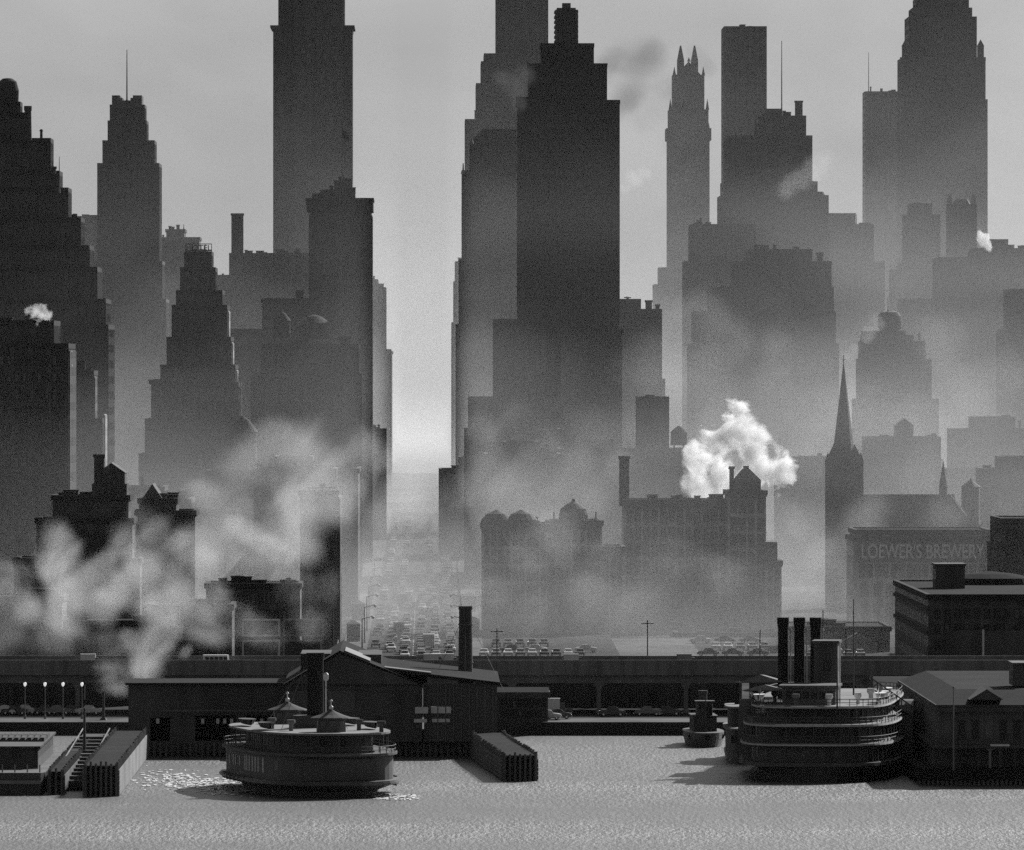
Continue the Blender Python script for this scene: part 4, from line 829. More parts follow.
# moored barge at left edge
t = thing('moored_barge', 'dark moored barge with pale rail at the lower left corner', 'barge', (PX(10,1430), 1430, 0), YAW)
m = MB(); m.prism([(-7,-12),(4.8,-12),(5.2,-10),(5.2,70),(-7,70)], -.8, 3.2, [(-7,-13),(5.0,-13),(5.6,-11),(5.6,70),(-7,70)]); m.build('hull', m_hull, t)
m = MB(); m.box(-7, 5.0, -13.2, -12.9, 1.6, 2.1); m.build('rubbing_strake', m_wlt, t)
m = MB(); m.box(-6, 4, 2, 60, 3.2, 6.2); m.box(-6.4, 4.4, 1.5, 60.5, 6.18, 6.5); m.build('deckhouse', m_soot, t)
for k in range(9):
    q = MB(); q.box(-4+k*.95, -3.4+k*.95, 20, 30, 6.5, 7.1); q.box(-4+k*.95, -3.4+k*.95, 32, 42, 6.5, 7.1); q.build('bench', m_fascia, t)
for k in range(7): q = MB(); q.cyl(-6+k*1.8, -11.5, 3.2, 4.3, .1, n=6); q.build('stanchion', m_wlt, t)
pole(84.5, 708, 1500, 'short pile post beside the long ferry rack', zb=-1, r=.3, name='mooring_post'); pole(103.5, 692, 1663, 'leaning white post on the left quay', r=.3, name='white_post')

# ------------------------------------------------------------------ boats
def oval(L_, W_, n=40, p=2.6, sq=1.0):
    out = []
    for i in range(n):
        a = 2*math.pi*i/n; c, s_ = math.cos(a), math.sin(a)
        out.append((L_/2*math.copysign(abs(c)**(2/p), c), W_/2*math.copysign(abs(s_)**(2/(p*sq)), s_)))
    return out
def outline_windows(parent, poly, z, h, wfrac, mat, step=1, name='window', every=1.9, skip=None):
    """windows standing on an oval deckhouse wall, each a child of its own"""
    pts = [Vector((x,y,0)) for x, y in poly]; per = 0
    for i in range(len(pts)):
        a, b_ = pts[i], pts[(i+1)%len(pts)]; d = b_-a; 
        n = int(d.length/every)
        for k in range(max(1, n)):
            if n == 0 and i % 2: continue
            mid = a + d*((k+.5)/max(1,n)); u = d.normalized(); v = Vector((u.y,-u.x,0)); hw_ = min(every, d.length)*wfrac/2
            if skip and skip(mid): continue
            m = MB(); P0, P1 = mid-u*hw_, mid+u*hw_
            m.prism([(P0-v*.05).xy[:], (P1-v*.05).xy[:], (P1+v*.07).xy[:], (P0+v*.07).xy[:]][::-1], z, z+h); m.build(name, mat, parent)
def ring_rail(mb, poly, z, h, r=.04, post=2, flare=1.0):
    n = len(poly)
    for i in range(n):
        a, b_ = poly[i], poly[(i+1)%n]
        for hh in (h, h*.5): mb.tube((a[0]*flare,a[1]*flare,z+hh), (b_[0]*flare,b_[1]*flare,z+hh), r, 4)
        if i % post == 0: mb.tube((a[0],a[1],z), (a[0]*flare,a[1]*flare,z+h), r, 4)
# ferry
t = thing('ferry', 'dark double ended steam ferry with single tall funnel crossing at left', 'ferry boat', (PX(309,1432), 1432, 0), R(-78.5)); t.scale = (1.08, 1.25, .95)
hull = MB(); hull.prism(oval(44,11), -1.5, .9, oval(47,13.5)); hull.prism(oval(47,13.5), .88, 1.9, oval(52,17.6)); hu = hull.build('hull', m_hull, t)
g = MB(); g.prism(oval(52.4,18,44,2.8), 1.9, 2.5); g.prism(oval(52.8,18.3,44,2.8), 2.05, 2.3); g.build('guard', m_hull, t)
lo = oval(46, 16.6, 44, 3.2); m = MB(); m.prism(lo, 2.5, 6.3); c1 = m.build('lower_cabin', m_cabin, t)
m = MB(); m.box(22.4, 23.4, -4.2, 4.2, 2.6, 5.8); m.build('gangway_opening', m_black, c1); m = MB(); m.box(-23.4, -22.4, -4.2, 4.2, 2.6, 5.8); m.build('gangway_opening', m_black, c1)
outline_windows(c1, lo, 4.0, 1.5, .5, m_shade, every=1.7, skip=lambda p: abs(p.x) > 21.5 or 3 < p.x < 17 or (math.sin(p.x*1.7+p.y) > .2))
outline_windows(c1, lo, 3.5, 2.3, .42, m_white2, every=1.35, skip=lambda p: not (3.5 < p.x < 16 and p.y < 0))  # white paint on these panes stands in for light in the windows
dk2 = oval(50, 17.6, 44, 2.9); m = MB(); m.prism(dk2, 6.3, 6.65); m.build('promenade_deck', m_cabin, t)
m = MB(); ring_rail(m, [(x*.985,y*.98) for x,y in dk2], 6.65, 1.05, .045, 1); m.build('railing', m_fascia, t)
up = oval(36, 12.4, 36, 3.4); m = MB(); m.prism(up, 6.65, 9.4); c2 = m.build('upper_cabin', m_cabin, t)
outline_windows(c2, up, 7.5, 1.2, .5, m_glass, every=1.6)
rf = oval(46, 16.4, 44, 2.8); m = MB(); m.prism(rf, 9.4, 9.7); rfo = m.build('hurricane_roof', m_canvas, t)
m = MB()
for x, y in rf[::2]: m.tube((x*.97,y*.97,6.65),(x*.97,y*.97,9.4),.07,5)
m.build('awning_post', m_cabin, t)
for sx_ in (-1, 1):
    ph = MB(); o8 = [(1.75*math.cos(math.pi*(k+.5)/4), 1.75*math.sin(math.pi*(k+.5)/4)) for k in range(8)]
    ph.prism(o8, 9.7, 10.6); ph.prism([(x*.93,y*.93) for x,y in o8], 10.59, 11.5); ph.prism(o8, 11.49, 11.8)
    p = ph.build('pilot_house', m_cabin, t, (sx_*16.5, 0, 0))
    for k in range(8):
        a, b_ = Vector((*o8[k],0)), Vector((*o8[(k+1)%8],0)); mid = (a+b_)/2*.96; u = (b_-a).normalized(); v = Vector((u.y,-u.x,0)); q = MB()
        q.prism([(mid-u*.42-v*.04).xy[:], (mid+u*.42-v*.04).xy[:], (mid+u*.42+v*.04).xy[:], (mid-u*.42+v*.04).xy[:]][::-1], 10.65, 11.4); q.build('window', m_shade, p)
    q = MB(); q.lathe(0,0,[(2.5,11.75),(2.4,11.88),(1.4,12.3),(.6,12.75),(.14,13.1)],16); q.build('roof', m_brown, p)
    q = MB(); q.lathe(0,0,[(.1,13.0),(.26,13.25),(.26,13.5),(.08,13.7),(.06,14.2),(.2,14.4),(.04,14.65)],10); q.build('finial', m_paint, p)
    for sy in (-1, 1):
        q = MB(); nn_ = 9; 
        for j in range(nn_): 
            a = -1+2*j/(nn_-1); wdt = .95*math.sqrt(max(.02,1-a*a)); 
            q.v += [(a*3.2, sgn2*wdt, zz) for sgn2, zz in ((-1,.9),(-.6,.15),(0,-.05),(.6,.15),(1,.9))]
        for j in range(nn_-1):
            for k in range(4): q.f.append((j*5+k, j*5+k+1, (j+1)*5+k+1, (j+1)*5+k))
            q.f.append((j*5+4, j*5, (j+1)*5, (j+1)*5+4))
        q.build('lifeboat', m_fascia, t, (sx_*7.5, sy*6.2, 9.95))
m = MB(); m.lathe(0,0,[(1.35,9.6),(1.3,10.3),(1.0,10.5),(.96,20.3),(1.06,20.4),(1.06,21.2)],24); fu = m.build('funnel', m_fun, t, (0,.75,0))
m = MB(); m.cyl(0,0,9.7,11.6,2.0,1.9,16); m.build('fiddley', m_dark, t)
m = MB(); m.tube((1.6,1.0,9.7),(1.6,1.0,18.2),.09); m.lathe(1.6,1.0,[(.1,16.9),(.34,17.2),(.34,17.9),(.1,18.2)],10); m.build('steam_whistle', m_paint, fu)
for a in (.6, 2.4, 3.9, 5.6): q = MB(); q.tube((1.1*math.cos(a),1.1*math.sin(a),19),(7*math.cos(a),6.5*math.sin(a),9.7),.035,4); q.build('stay', m_iron, t)
for sx_, sy in ((12,4),(12,-4),(-12,3),(4,-5),(19,5.5)):
    q = MB(); q.lathe(0,0,[(.25,9.7),(.25,10.6),(.55,11.0),(.5,11.4)],10); q.build('ventilator', m_fascia if sy > 3.5 else m_iron, t, (sx_, sy, 0))
for y_ in (-8.6, 8.6):
    for k in range(8): q = MB(); q.cyl(-10+k*2.9, y_*1.055-(.5 if y_ > 0 else -.5)*(abs(k-3.5)/3.5)**2, 1.7, 2.7, .22, n=8); q.build('fender', m_pile, t)
q = MB(); q.box(3.5, 7.5, 9.12, 9.25, 1.0, 2.4); q.build('name_board', m_paint, t)

foam = MB(); rf_ = random.Random(5)
for k in range(620):
    if k < 500: u = rf_.random()**1.4; x_, y_ = PX(244-u*100, 1448)+rf_.uniform(-3,3), 1440+u*40+rf_.gauss(0,14)
    else: x_, y_ = PX(394, 1408)+rf_.uniform(-3,3.5), 1408+rf_.uniform(-8,10)
    rx_, ry_ = rf_.uniform(.1,.5), rf_.uniform(.4,2.0); a0 = rf_.random()*3
    foam.prism([(x_+rx_*math.cos(a0+a)*rf_.uniform(.6,1.2), y_+ry_*math.sin(a0+a)*rf_.uniform(.6,1.2)) for a in [math.pi*2*q_/7 for q_ in range(7)]], .03, .1)
tag(foam.build('wake_foam', m_paint), 'white foam churned up at both ends of the ferry', 'foam', kind='stuff')
# excursion steamer with three funnels abreast
t = thing('excursion_steamer', 'large pale excursion steamer with three black funnels abreast at right', 'steamboat', (PX(835,1480), 1510, 0), R(-94.6))
hull = MB(); hull.prism(oval(96,16), -1.5, 1.0, oval(99,19)); hull.prism(oval(99,19), .98, 2.4, oval(101,24.5)); hull.build('hull', m_hull, t)
m = MB(); m.prism(oval(101.5,25,56,4.0), 2.4, 2.9); m.build('guard', m_cabin, t)
for i, (z0, z1, Lc, Wc, Ld, Wd) in enumerate(((2.9,5.4,92,21,99,24.4),(5.75,8.2,86,20,95,23.6),(8.55,10.8,74,17,86,21.5))):
    pc = oval(Lc, Wc, 52, 5.0); m = MB(); m.prism(pc, z0, z1); c_ = m.build('deck_cabin', m_cabin, t)
    front = [p for p in pc]
    outline_windows(c_, pc, z0+.7, 1.25, .45, m_glass if i else m_shade, every=2.0, skip=lambda p: p.x < 15)
    pd = oval(Ld, Wd, 56, 4.2); m = MB(); m.prism(pd, z1, z1+.34); m.build('deck', m_canvas, t)
    m = MB(); ring_rail(m, [(x*.99,y*.985) for x,y in pd], z1+.34, 1.05, .05, 1); m.build('railing', m_fascia, t)
    m = MB()
    for x, y in pd: m.tube((x*.985,y*.975,z0),(x*.985,y*.975,z1),.08,5)
    m.build('stanchion', m_cabin, t)
    q = MB(); q.prism([(x*1.003,y*1.006) for x,y in pd], z1+.03, z1+.26); q.build('fascia', m_white2, t)
m = MB(); m.box(26, 37, -5.2, 2.8, 11.1, 13.8); m.box(25.5, 37.6, -5.7, 3.3, 13.78, 14.1); tex = m.build('texas_house', m_cabin, t)
for k in range(6): q = MB(); q.box(36.97, 37.06, -4.6+k*1.25, -3.7+k*1.25, 12, 13.2); q.build('window', m_glass, tex)
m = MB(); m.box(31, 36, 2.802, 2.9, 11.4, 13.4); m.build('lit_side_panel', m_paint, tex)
m = MB(); m.box(14, 22, -1.2, 2.4, 11.1, 20.0); m.box(13.7, 22.3, -1.5, 2.7, 19.98, 20.4); gl = m.build('tall_deck_house', m_dark, t)
m = MB(); m.tube((22.4,2.8,11),(22.4,2.8,20.3),.12); m.build('drain_pipe', m_paint, gl)
for k in range(3):
    f_ = MB(); f_.lathe(0,0,[(.95,10.5),(.85,12),(.77,21.9),(.86,22.3),(.94,23.3),(.9,23.6)],20); fu = f_.build('funnel', m_fun, t, (8, -6.6+k*2.5, 0))
    q = MB(); q.tube((-.2,1.12,10.8),(-.2,1.12,21.5),.09); q.lathe(-.2,1.12,[(.1,21.2),(.2,21.6),(.1,22)],8); q.build('steam_pipe', m_white2, fu)
# forward awnings, paddle box, boats
m = MB(); m.add([(34,-11.5,13.2),(34,-4.5,13.2),(20,-11.5,12.6),(20,-4.5,12.6),(34,-8,14.1),(20,-8,13.6)], [(0,1,4),(3,2,5),(0,4,5,2),(1,3,5,4),(0,2,3,1)]); m.build('awning', m_canvas, t)
m = MB(); m.add([(10,-13,13.8),(10,-6.5,13.8),(-4,-13,13.4),(-4,-6.5,13.4),(10,-10,14.9),(-4,-10,14.4)], [(0,1,4),(3,2,5),(0,4,5,2),(1,3,5,4),(0,2,3,1)]); m.build('awning', m_canvas, t)
m = MB(); m.add([(x, y, z) for y in (-13.4,-11.2) for x, z in [(4+7*math.cos(a), 2.8+8.2*math.sin(a)) for a in [math.pi*q/14 for q in range(15)]]], [tuple(range(14,-1,-1)), tuple(range(15,30))]+[(i,i+1,i+16,i+15) for i in range(14)]); m.build('paddle_box', m_cabin, t)
m = MB(); m.add([(x, y, z) for y in (11.2,13.4) for x, z in [(4+7*math.cos(a), 2.8+8.2*math.sin(a)) for a in [math.pi*q/14 for q in range(15)]]], [tuple(range(14,-1,-1)), tuple(range(15,30))]+[(i,i+1,i+16,i+15) for i in range(14)]); m.build('paddle_box', m_cabin, t)
for sx_, sy in ((30,9.3),(38,-8.6),(22,9.3),(24,-10),(6,9.2)):
    q = MB(); nn_ = 9
    for j in range(nn_):
        a = -1+2*j/(nn_-1); wdt = .9*math.sqrt(max(.02,1-a*a)); q.v += [(a*3, s2*wdt, zz) for s2, zz in ((-1,.9),(-.6,.15),(0,-.05),(.6,.15),(1,.9))]
    for j in range(nn_-1):
        for k in range(4): q.f.append((j*5+k, j*5+k+1, (j+1)*5+k+1, (j+1)*5+k))
        q.f.append((j*5+4, j*5, (j+1)*5, (j+1)*5+4))
    q.build('lifeboat', m_paint, t, (sx_, sy, 11.9)); [MB().tube((sx_+d_,sy*.93,11),(sx_+d_,sy,13.6),.07,5).build('davit', m_iron, t) for d_ in (-2, 2)]
for sx_, h_ in ((44,21),(-10,26)):
    q = MB(); q.tube((sx_,3.4,10.8),(sx_,3.4,h_),.14,8,.06); q.build('mast', m_black, t)
for sx_, sy in ((40,2),(40,-3),(33,6),(12,7),(24,-7)):
    q = MB(); q.lathe(0,0,[(.3,11),(.3,11.9),(.62,12.4),(.55,12.9)],10); q.build('ventilator', m_iron if sy < 0 else m_paint, t, (sx_, sy, 0))
# walking truss gangway between steamer and pier house
t = thing('gangway_truss', 'sloping openwork gangway truss between steamer and pier house', 'gangway', (PX(884,1500), 1500, 0))
def gz(p): return PZ(p, 1500)
def gx(p): return PX(p, 1500)-PX(884, 1500)
for yy_, nm in ((0,'near'),(2.2,'far')):
    m = MB(); A0, A1 = Vector((gx(868),yy_,gz(676))), Vector((gx(926),yy_,gz(716))); B0, B1 = A0+Vector((0,0,-1.5)), A1+Vector((0,0,-1.5))
    m.beam(A0, A1, .16, .2); m.beam(B0, B1, .16, .2)
    for k in range(13): a = A0.lerp(A1, k/12); b_ = B0.lerp(B1, k/12); m.beam(a, b_, .1, .1); (m.beam(b_, A0.lerp(A1,(k+1)/12), .08, .08) if k < 12 else None)
    m.build('side_truss', m_wood, t)
m = MB(); m.beam(A0+Vector((0,-1.1,-1.5)), A1+Vector((0,-1.1,-1.5)), 2.1, .12); m.build('walkway', m_wood, t)
for px in (872, 922): q = MB(); q.beam((gx(px),1.1,-2),(gx(px),1.1,gz(676 if px < 900 else 712)),.4,.4); q.build('tower_post', m_pile, t)
t = thing('steam_lighter', 'small pale decked steam lighter between tugboat and excursion steamer', 'boat', (PX(739,1545), 1548, 0), R(-90))
MB().prism(oval(34,3.4,32,2.6), -1, 1.6, oval(36,4.6,32,2.6)).build('hull', m_hull, t)
m = MB(); m.prism(oval(28,4.0,28,3.5), 1.6, 5.2); dh = m.build('deckhouse', m_cabin, t)
for k in range(4): MB().box(13.9, 14.05, -1.5+k*.85, -.95+k*.85, 3.2, 4.4).build('window', m_glass, dh)
m = MB(); m.prism(oval(31,4.8,28,3.2), 5.2, 5.5); m.build('canopy', m_canvas, t)
m = MB(); m.prism(oval(15,3.4,24,3.5), 5.5, 8.4); up_ = m.build('upper_house', m_fascia, t); m = MB(); m.prism(oval(18,4.4,24,3.2), 8.4, 8.7); m.build('roof', m_canvas, up_)
m = MB(); m.lathe(-3,0,[(.6,8.6),(.5,11.6),(.6,11.7),(.6,12.2)],14); m.build('funnel', m_fun, t); MB().tube((8,0,5.5),(8,0,12.5),.09).build('mast', m_black, t)
# tug
t = thing('tugboat', 'small black tugboat lying end on at the quay', 'tugboat', (PX(704,1606), 1612, 0), R(-88))
hull = MB(); hull.prism(oval(24,5.2,32,2.3), -1, 1.3, oval(26,6.3,32,2.4)); hull.prism(oval(26,6.4,32,2.4), 1.3, 2.4, oval(26.6,6.6,32,2.4)); hull.build('hull', m_hull, t)
m = MB(); m.box(-7, 6, -1.9, 1.9, 2.2, 4.8); m.box(-7.3, 6.3, -2.1, 2.1, 4.78, 5.0); dh = m.build('deckhouse', m_soot, t)
m = MB(); m.prism([(2.4,-1.4),(5.6,-1.2),(5.6,1.2),(2.4,1.4)], 5.0, 7.2); m.box(2.1, 6.0, -1.6, 1.6, 7.18, 7.4); wh = m.build('wheelhouse', m_soot, t)
for k in range(3): q = MB(); q.box(5.58, 5.66, -1.0+k*.72, -.45+k*.72, 6.0, 6.8); q.build('window', m_glass, wh)
m = MB(); m.lathe(-1,0,[(.75,5),(.68,8.3),(.78,8.4),(.78,8.9)],16); m.build('funnel', m_black, t); m = MB(); m.tube((7,0,2.4),(7,0,8.6),.08); m.build('mast', m_black, t)
for k in range(5): q = MB(); q.lathe(0,0,[(.3,-.15),(.48,0),(.3,.15)],10); f2 = q.build('fender', m_tyre, t, (13.2 if k == 2 else 11-abs(k-2)*1.2, (k-2)*1.25, 1.7)); f2.rotation_euler = (0, R(90), 0)
# pier house at right
Yp = 1452
t = thing('pier_house', 'two storey pier house with arcade of posts at lower right', 'pier house', (PX(985,Yp), Yp, 0), YAW)
def qx(p): return PX(p, Yp)-PX(985, Yp)
def qz(p): return PZ(p, Yp)
m = MB(); m.box(qx(918), qx(1090), -1, 190, .7, qz(768)); dk = m.build('pier_deck', m_roof, t)
m = MB()
for k in range(38): m.cyl(qx(919)+k*.68, -.8, -2, 1.2, .2, n=7)
m.build('pile', m_pile, dk)
m = MB(); m.box(qx(936), qx(1090), 3.5, 120, qz(768)-.01, qz(748)); m.build('arcade_wall', m_dark, t)
for px in (940, 956, 979, 990, 1000, 1015, 1030, 1045): q = MB(); q.box(qx(px)-.18, qx(px)+.18, -.2, .2, qz(768), qz(748)); q.prism([(qx(px)-.18,-.19),(qx(px)+.18,-.19),(qx(px)+.18,.19),(qx(px)-.18,.19)], qz(751), qz(748), [(qx(px)-.8,-.19),(qx(px)+.8,-.19),(qx(px)+.8,.19),(qx(px)-.8,.19)]); q.build('post', m_trim if px != 990 else m_wlt, t)
m = MB(); m.box(qx(933), qx(1092), -.8, 121, qz(748.1), qz(745)); m.build('balcony_deck', m_wood, t)
m = MB()
for zz in (qz(738), qz(741.5)): m.tube((qx(933),-.6,zz),(qx(1090),-.6,zz),.05,4)
for k in range(40): m.tube((qx(933)+k*.6,-.6,qz(745)),(qx(933)+k*.6,-.6,qz(738)),.04,4)
m.build('railing', m_trim, t)
m = MB(); m.box(qx(940), qx(1090), 2.2, 118, qz(745.1), qz(712)); uw = m.build('upper_storey', m_cabin, t)
for k in range(11): q = MB(); xx = qx(945)+k*2.05; q.box(xx, xx+1.05, 2.1, 2.3, qz(740), qz(722)); q.box(xx-.1, xx+1.15, 2.05, 2.25, qz(722)+.003, qz(720.5)); q.build('window', m_glass if k % 3 else m_shade, uw)
m = MB(); m.box(qx(935), qx(1093), .2, 120, qz(712.1), qz(708.5)); m.box(qx(936), qx(1092), 1, 119, qz(708.6), qz(705)); m.build('eaves', m_trim, uw)
m = MB(); m.prism([(qx(937),1.2),(qx(1091),1.2),(qx(1091),118.8),(qx(937),118.8)], qz(705.1), qz(692), [(qx(962),14),(qx(1070),14),(qx(1070),106),(qx(962),106)]); rr_ = m.build('hip_roof', m_roof, t)
m = MB(); m.gable(qx(970), qx(1004), 1.0, 16, qz(700), qz(689.5), 'y'); m.build('pediment', m_brown, rr_)
m = MB(); m.tube((qx(953),-1.5,qz(770)),(qx(953),-1.5,qz(688)),.13,8,.08); m.lathe(qx(953),-1.5,[(.05,qz(688.2)),(.2,qz(687)),(.05,qz(686))],8); m.build('flagpole', m_wlt, t)
m = MB(); m.box(qx(990), qx(1009), -1.0, -.9, qz(746), qz(744)); m.build('notice_board', m_paint, t)
m = MB(); m.box(qx(1021), qx(1040), 20, 30, qz(690), qz(668)); m.box(qx(1020), qx(1041), 19, 31, qz(668.1), qz(666.5)); m.build('cupola', m_cabin, rr_)
t = thing('cargo_boom', 'long pale cargo boom slanting above the pier house roof', 'boom', (PX(960,1560), 1560, 0))
def cx_(p): return PX(p, 1560)-PX(960, 1560)
m = MB(); m.tube((cx_(936),0,PZ(674,1560)),(cx_(984),0,PZ(687.5,1560)),.28,8,.22); m.build('spar', m_wlt, t); m = MB(); m.tube((cx_(936),.5,0),(cx_(936),.5,PZ(668,1560)),.25); m.tube((cx_(984),.5,0),(cx_(984),.5,PZ(686,1560)),.25); m.build('kingpost', m_pile, t)
m = MB(); m.tube((cx_(936),.5,PZ(668,1560)),(cx_(962),.1,PZ(681,1560)),.05,4); m.build('topping_lift', m_iron, t)
t = thing('pier_shed', 'long dark pier shed behind steamer and pier house at right', 'shed', (PX(975,1590), 1590, 0), YAW)
m = MB(); m.box(PX(880,1590)-PX(975,1590), 30, 0, 62, 1.2, PZ(694,1590)); sw = m.build('wall', m_brown, t)
m = MB(); m.gable(PX(877,1590)-PX(975,1590), 30.6, -.6, 62.6, PZ(694.05,1590), PZ(682,1590), 'x'); m.build('roof', m_roof, sw)
for k in range(8): q = MB(); q.box(-14+k*4.4, -11.5+k*4.4, -.08, .02, 2.6, 5.6); q.build('door', m_black, sw)
# ------------------------------------------------------------------ haze, smoke and steam
def vol_mat(name):
    m = bpy.data.materials.new(name); m.use_nodes = True; t = m.node_tree; t.nodes.clear()
    o = nn(t, 'ShaderNodeOutputMaterial'); v = nn(t, 'ShaderNodeVolumePrincipled'); t.links.new(v.outputs[0], o.inputs['Volume']); return m, t, v
m, t, v = vol_mat('haze_air'); v.inputs['Color'].default_value = (.9,.9,.9,1); v.inputs['Density'].default_value = HAZE; v.inputs['Anisotropy'].default_value = 0
hz = MB(); hz.box(-2450, 2450, -260, 10600, -60, 300); tag(hz.build('haze', m), 'thin even haze over river and city', 'haze', kind='stuff')

def mathn(t, op, *a, clamp=False):
    n = nn(t, 'ShaderNodeMath', operation=op); n.use_clamp = clamp
    for i, x in enumerate(a):
        if isinstance(x, (int, float)): n.inputs[i].default_value = x
        else: t.links.new(x, n.inputs[i])
    return n.outputs[0]
# sunlit mist at the far end of the street, between the last blocks
m, t, v = vol_mat('street_mist'); tc = nn(t, 'ShaderNodeTexCoord'); s = nn(t, 'ShaderNodeSeparateXYZ'); t.links.new(tc.outputs['Object'], s.inputs[0])
def ramp(x, a, b_, lo, hi):
    r = nn(t, 'ShaderNodeMapRange'); r.interpolation_type = 'SMOOTHSTEP'; t.links.new(x, r.inputs[0])
    for i, q in enumerate((a, b_, lo, hi)): r.inputs[i+1].default_value = q
    return r.outputs[0]
dd = mathn(t, 'MULTIPLY', ramp(mathn(t, 'ABSOLUTE', s.outputs[0]), 12, 62, 1, 0), mathn(t, 'ADD', ramp(s.outputs[2], 60, 175, 1, .0), ramp(s.outputs[2], 6, 48, 3.2, .0)))
dd = mathn(t, 'MULTIPLY', mathn(t, 'MULTIPLY', dd, ramp(s.outputs[1], -500, 600, 0, 1)), MIST)
t.links.new(dd, v.inputs['Density']); v.inputs['Color'].default_value = (.99,.99,.99,1); v.inputs['Anisotropy'].default_value = .55; m.cycles.volume_step_rate = .5
q = MB(); q.box(-64, 64, -500, 1700, -4, 180); tag(q.build('street_mist', m, None, (SX(3350), 3350, 12), YAW), 'bright sunlit mist at the far end of the street', 'mist', kind='stuff')
# the bank of coal smoke lying among the blocks: thick near the ground, thinning upward, patchy
m, t, v = vol_mat('coal_smoke'); tc = nn(t, 'ShaderNodeTexCoord'); s = nn(t, 'ShaderNodeSeparateXYZ'); t.links.new(tc.outputs['Object'], s.inputs[0])
def ramp(x, a, b_, lo, hi):
    r = nn(t, 'ShaderNodeMapRange'); r.interpolation_type = 'SMOOTHSTEP'; t.links.new(x, r.inputs[0])
    for i, q in enumerate((a, b_, lo, hi)): r.inputs[i+1].default_value = q
    return r.outputs[0]
mp = nn(t, 'ShaderNodeMapping'); mp.inputs['Scale'].default_value = (1/75, 1/330, 1/38); nz = nn(t, 'ShaderNodeTexNoise'); nz.inputs['Scale'].default_value = 1; nz.inputs['Detail'].default_value = 3; nz.inputs['Distortion'].default_value = .4
t.links.new(tc.outputs['Object'], mp.inputs[0]); t.links.new(mp.outputs[0], nz.inputs[0])
h = mathn(t, 'EXPONENT', mathn(t, 'DIVIDE', mathn(t, 'SUBTRACT', 8.0, s.outputs[2]), ramp(s.outputs[1], 2450, 3050, SMOG_H, SMOG_H2)))
h = mathn(t, 'MINIMUM', h, 1.0)
pat = ramp(nz.outputs[0], .34, .66, .25, 1.75)
den = mathn(t, 'ADD', mathn(t, 'MULTIPLY', h, SMOG_D), mathn(t, 'MULTIPLY', ramp(s.outputs[1], 2900, 4300, 0, 1), SMOG_U))
den = mathn(t, 'MULTIPLY', den, pat); den = mathn(t, 'MULTIPLY', den, ramp(s.outputs[0], -160, 20, .62, 1.0)); den = mathn(t, 'MULTIPLY', den, ramp(s.outputs[1], 1850, 2080, 0, 1)); den = mathn(t, 'MULTIPLY', den, ramp(s.outputs[2], 190, 290, 1, 0))
sxc = mathn(t, 'ADD', mathn(t, 'ADD', s.outputs[0], 17.7), mathn(t, 'MULTIPLY', mathn(t, 'SUBTRACT', s.outputs[1], 1700), YAW))   # the open street keeps clearer air above the traffic
cor = ramp(mathn(t, 'ABSOLUTE', sxc), 8.5, 15, .03, 1.0); den = mathn(t, 'MULTIPLY', den, mathn(t, 'MAXIMUM', cor, ramp(s.outputs[2], 18, 40, 1, 0)))
t.links.new(den, v.inputs['Density']); v.inputs['Color'].default_value = (SMOG_C,)*3+(1,); v.inputs['Anisotropy'].default_value = .35; m.cycles.volume_step_rate = .55
q = MB(); q.box(-760, 900, 1840, 5200, .5, 292); tag(q.build('smoke_bank', m), 'patchy coal smoke lying low among the city blocks', 'smoke', kind='stuff')

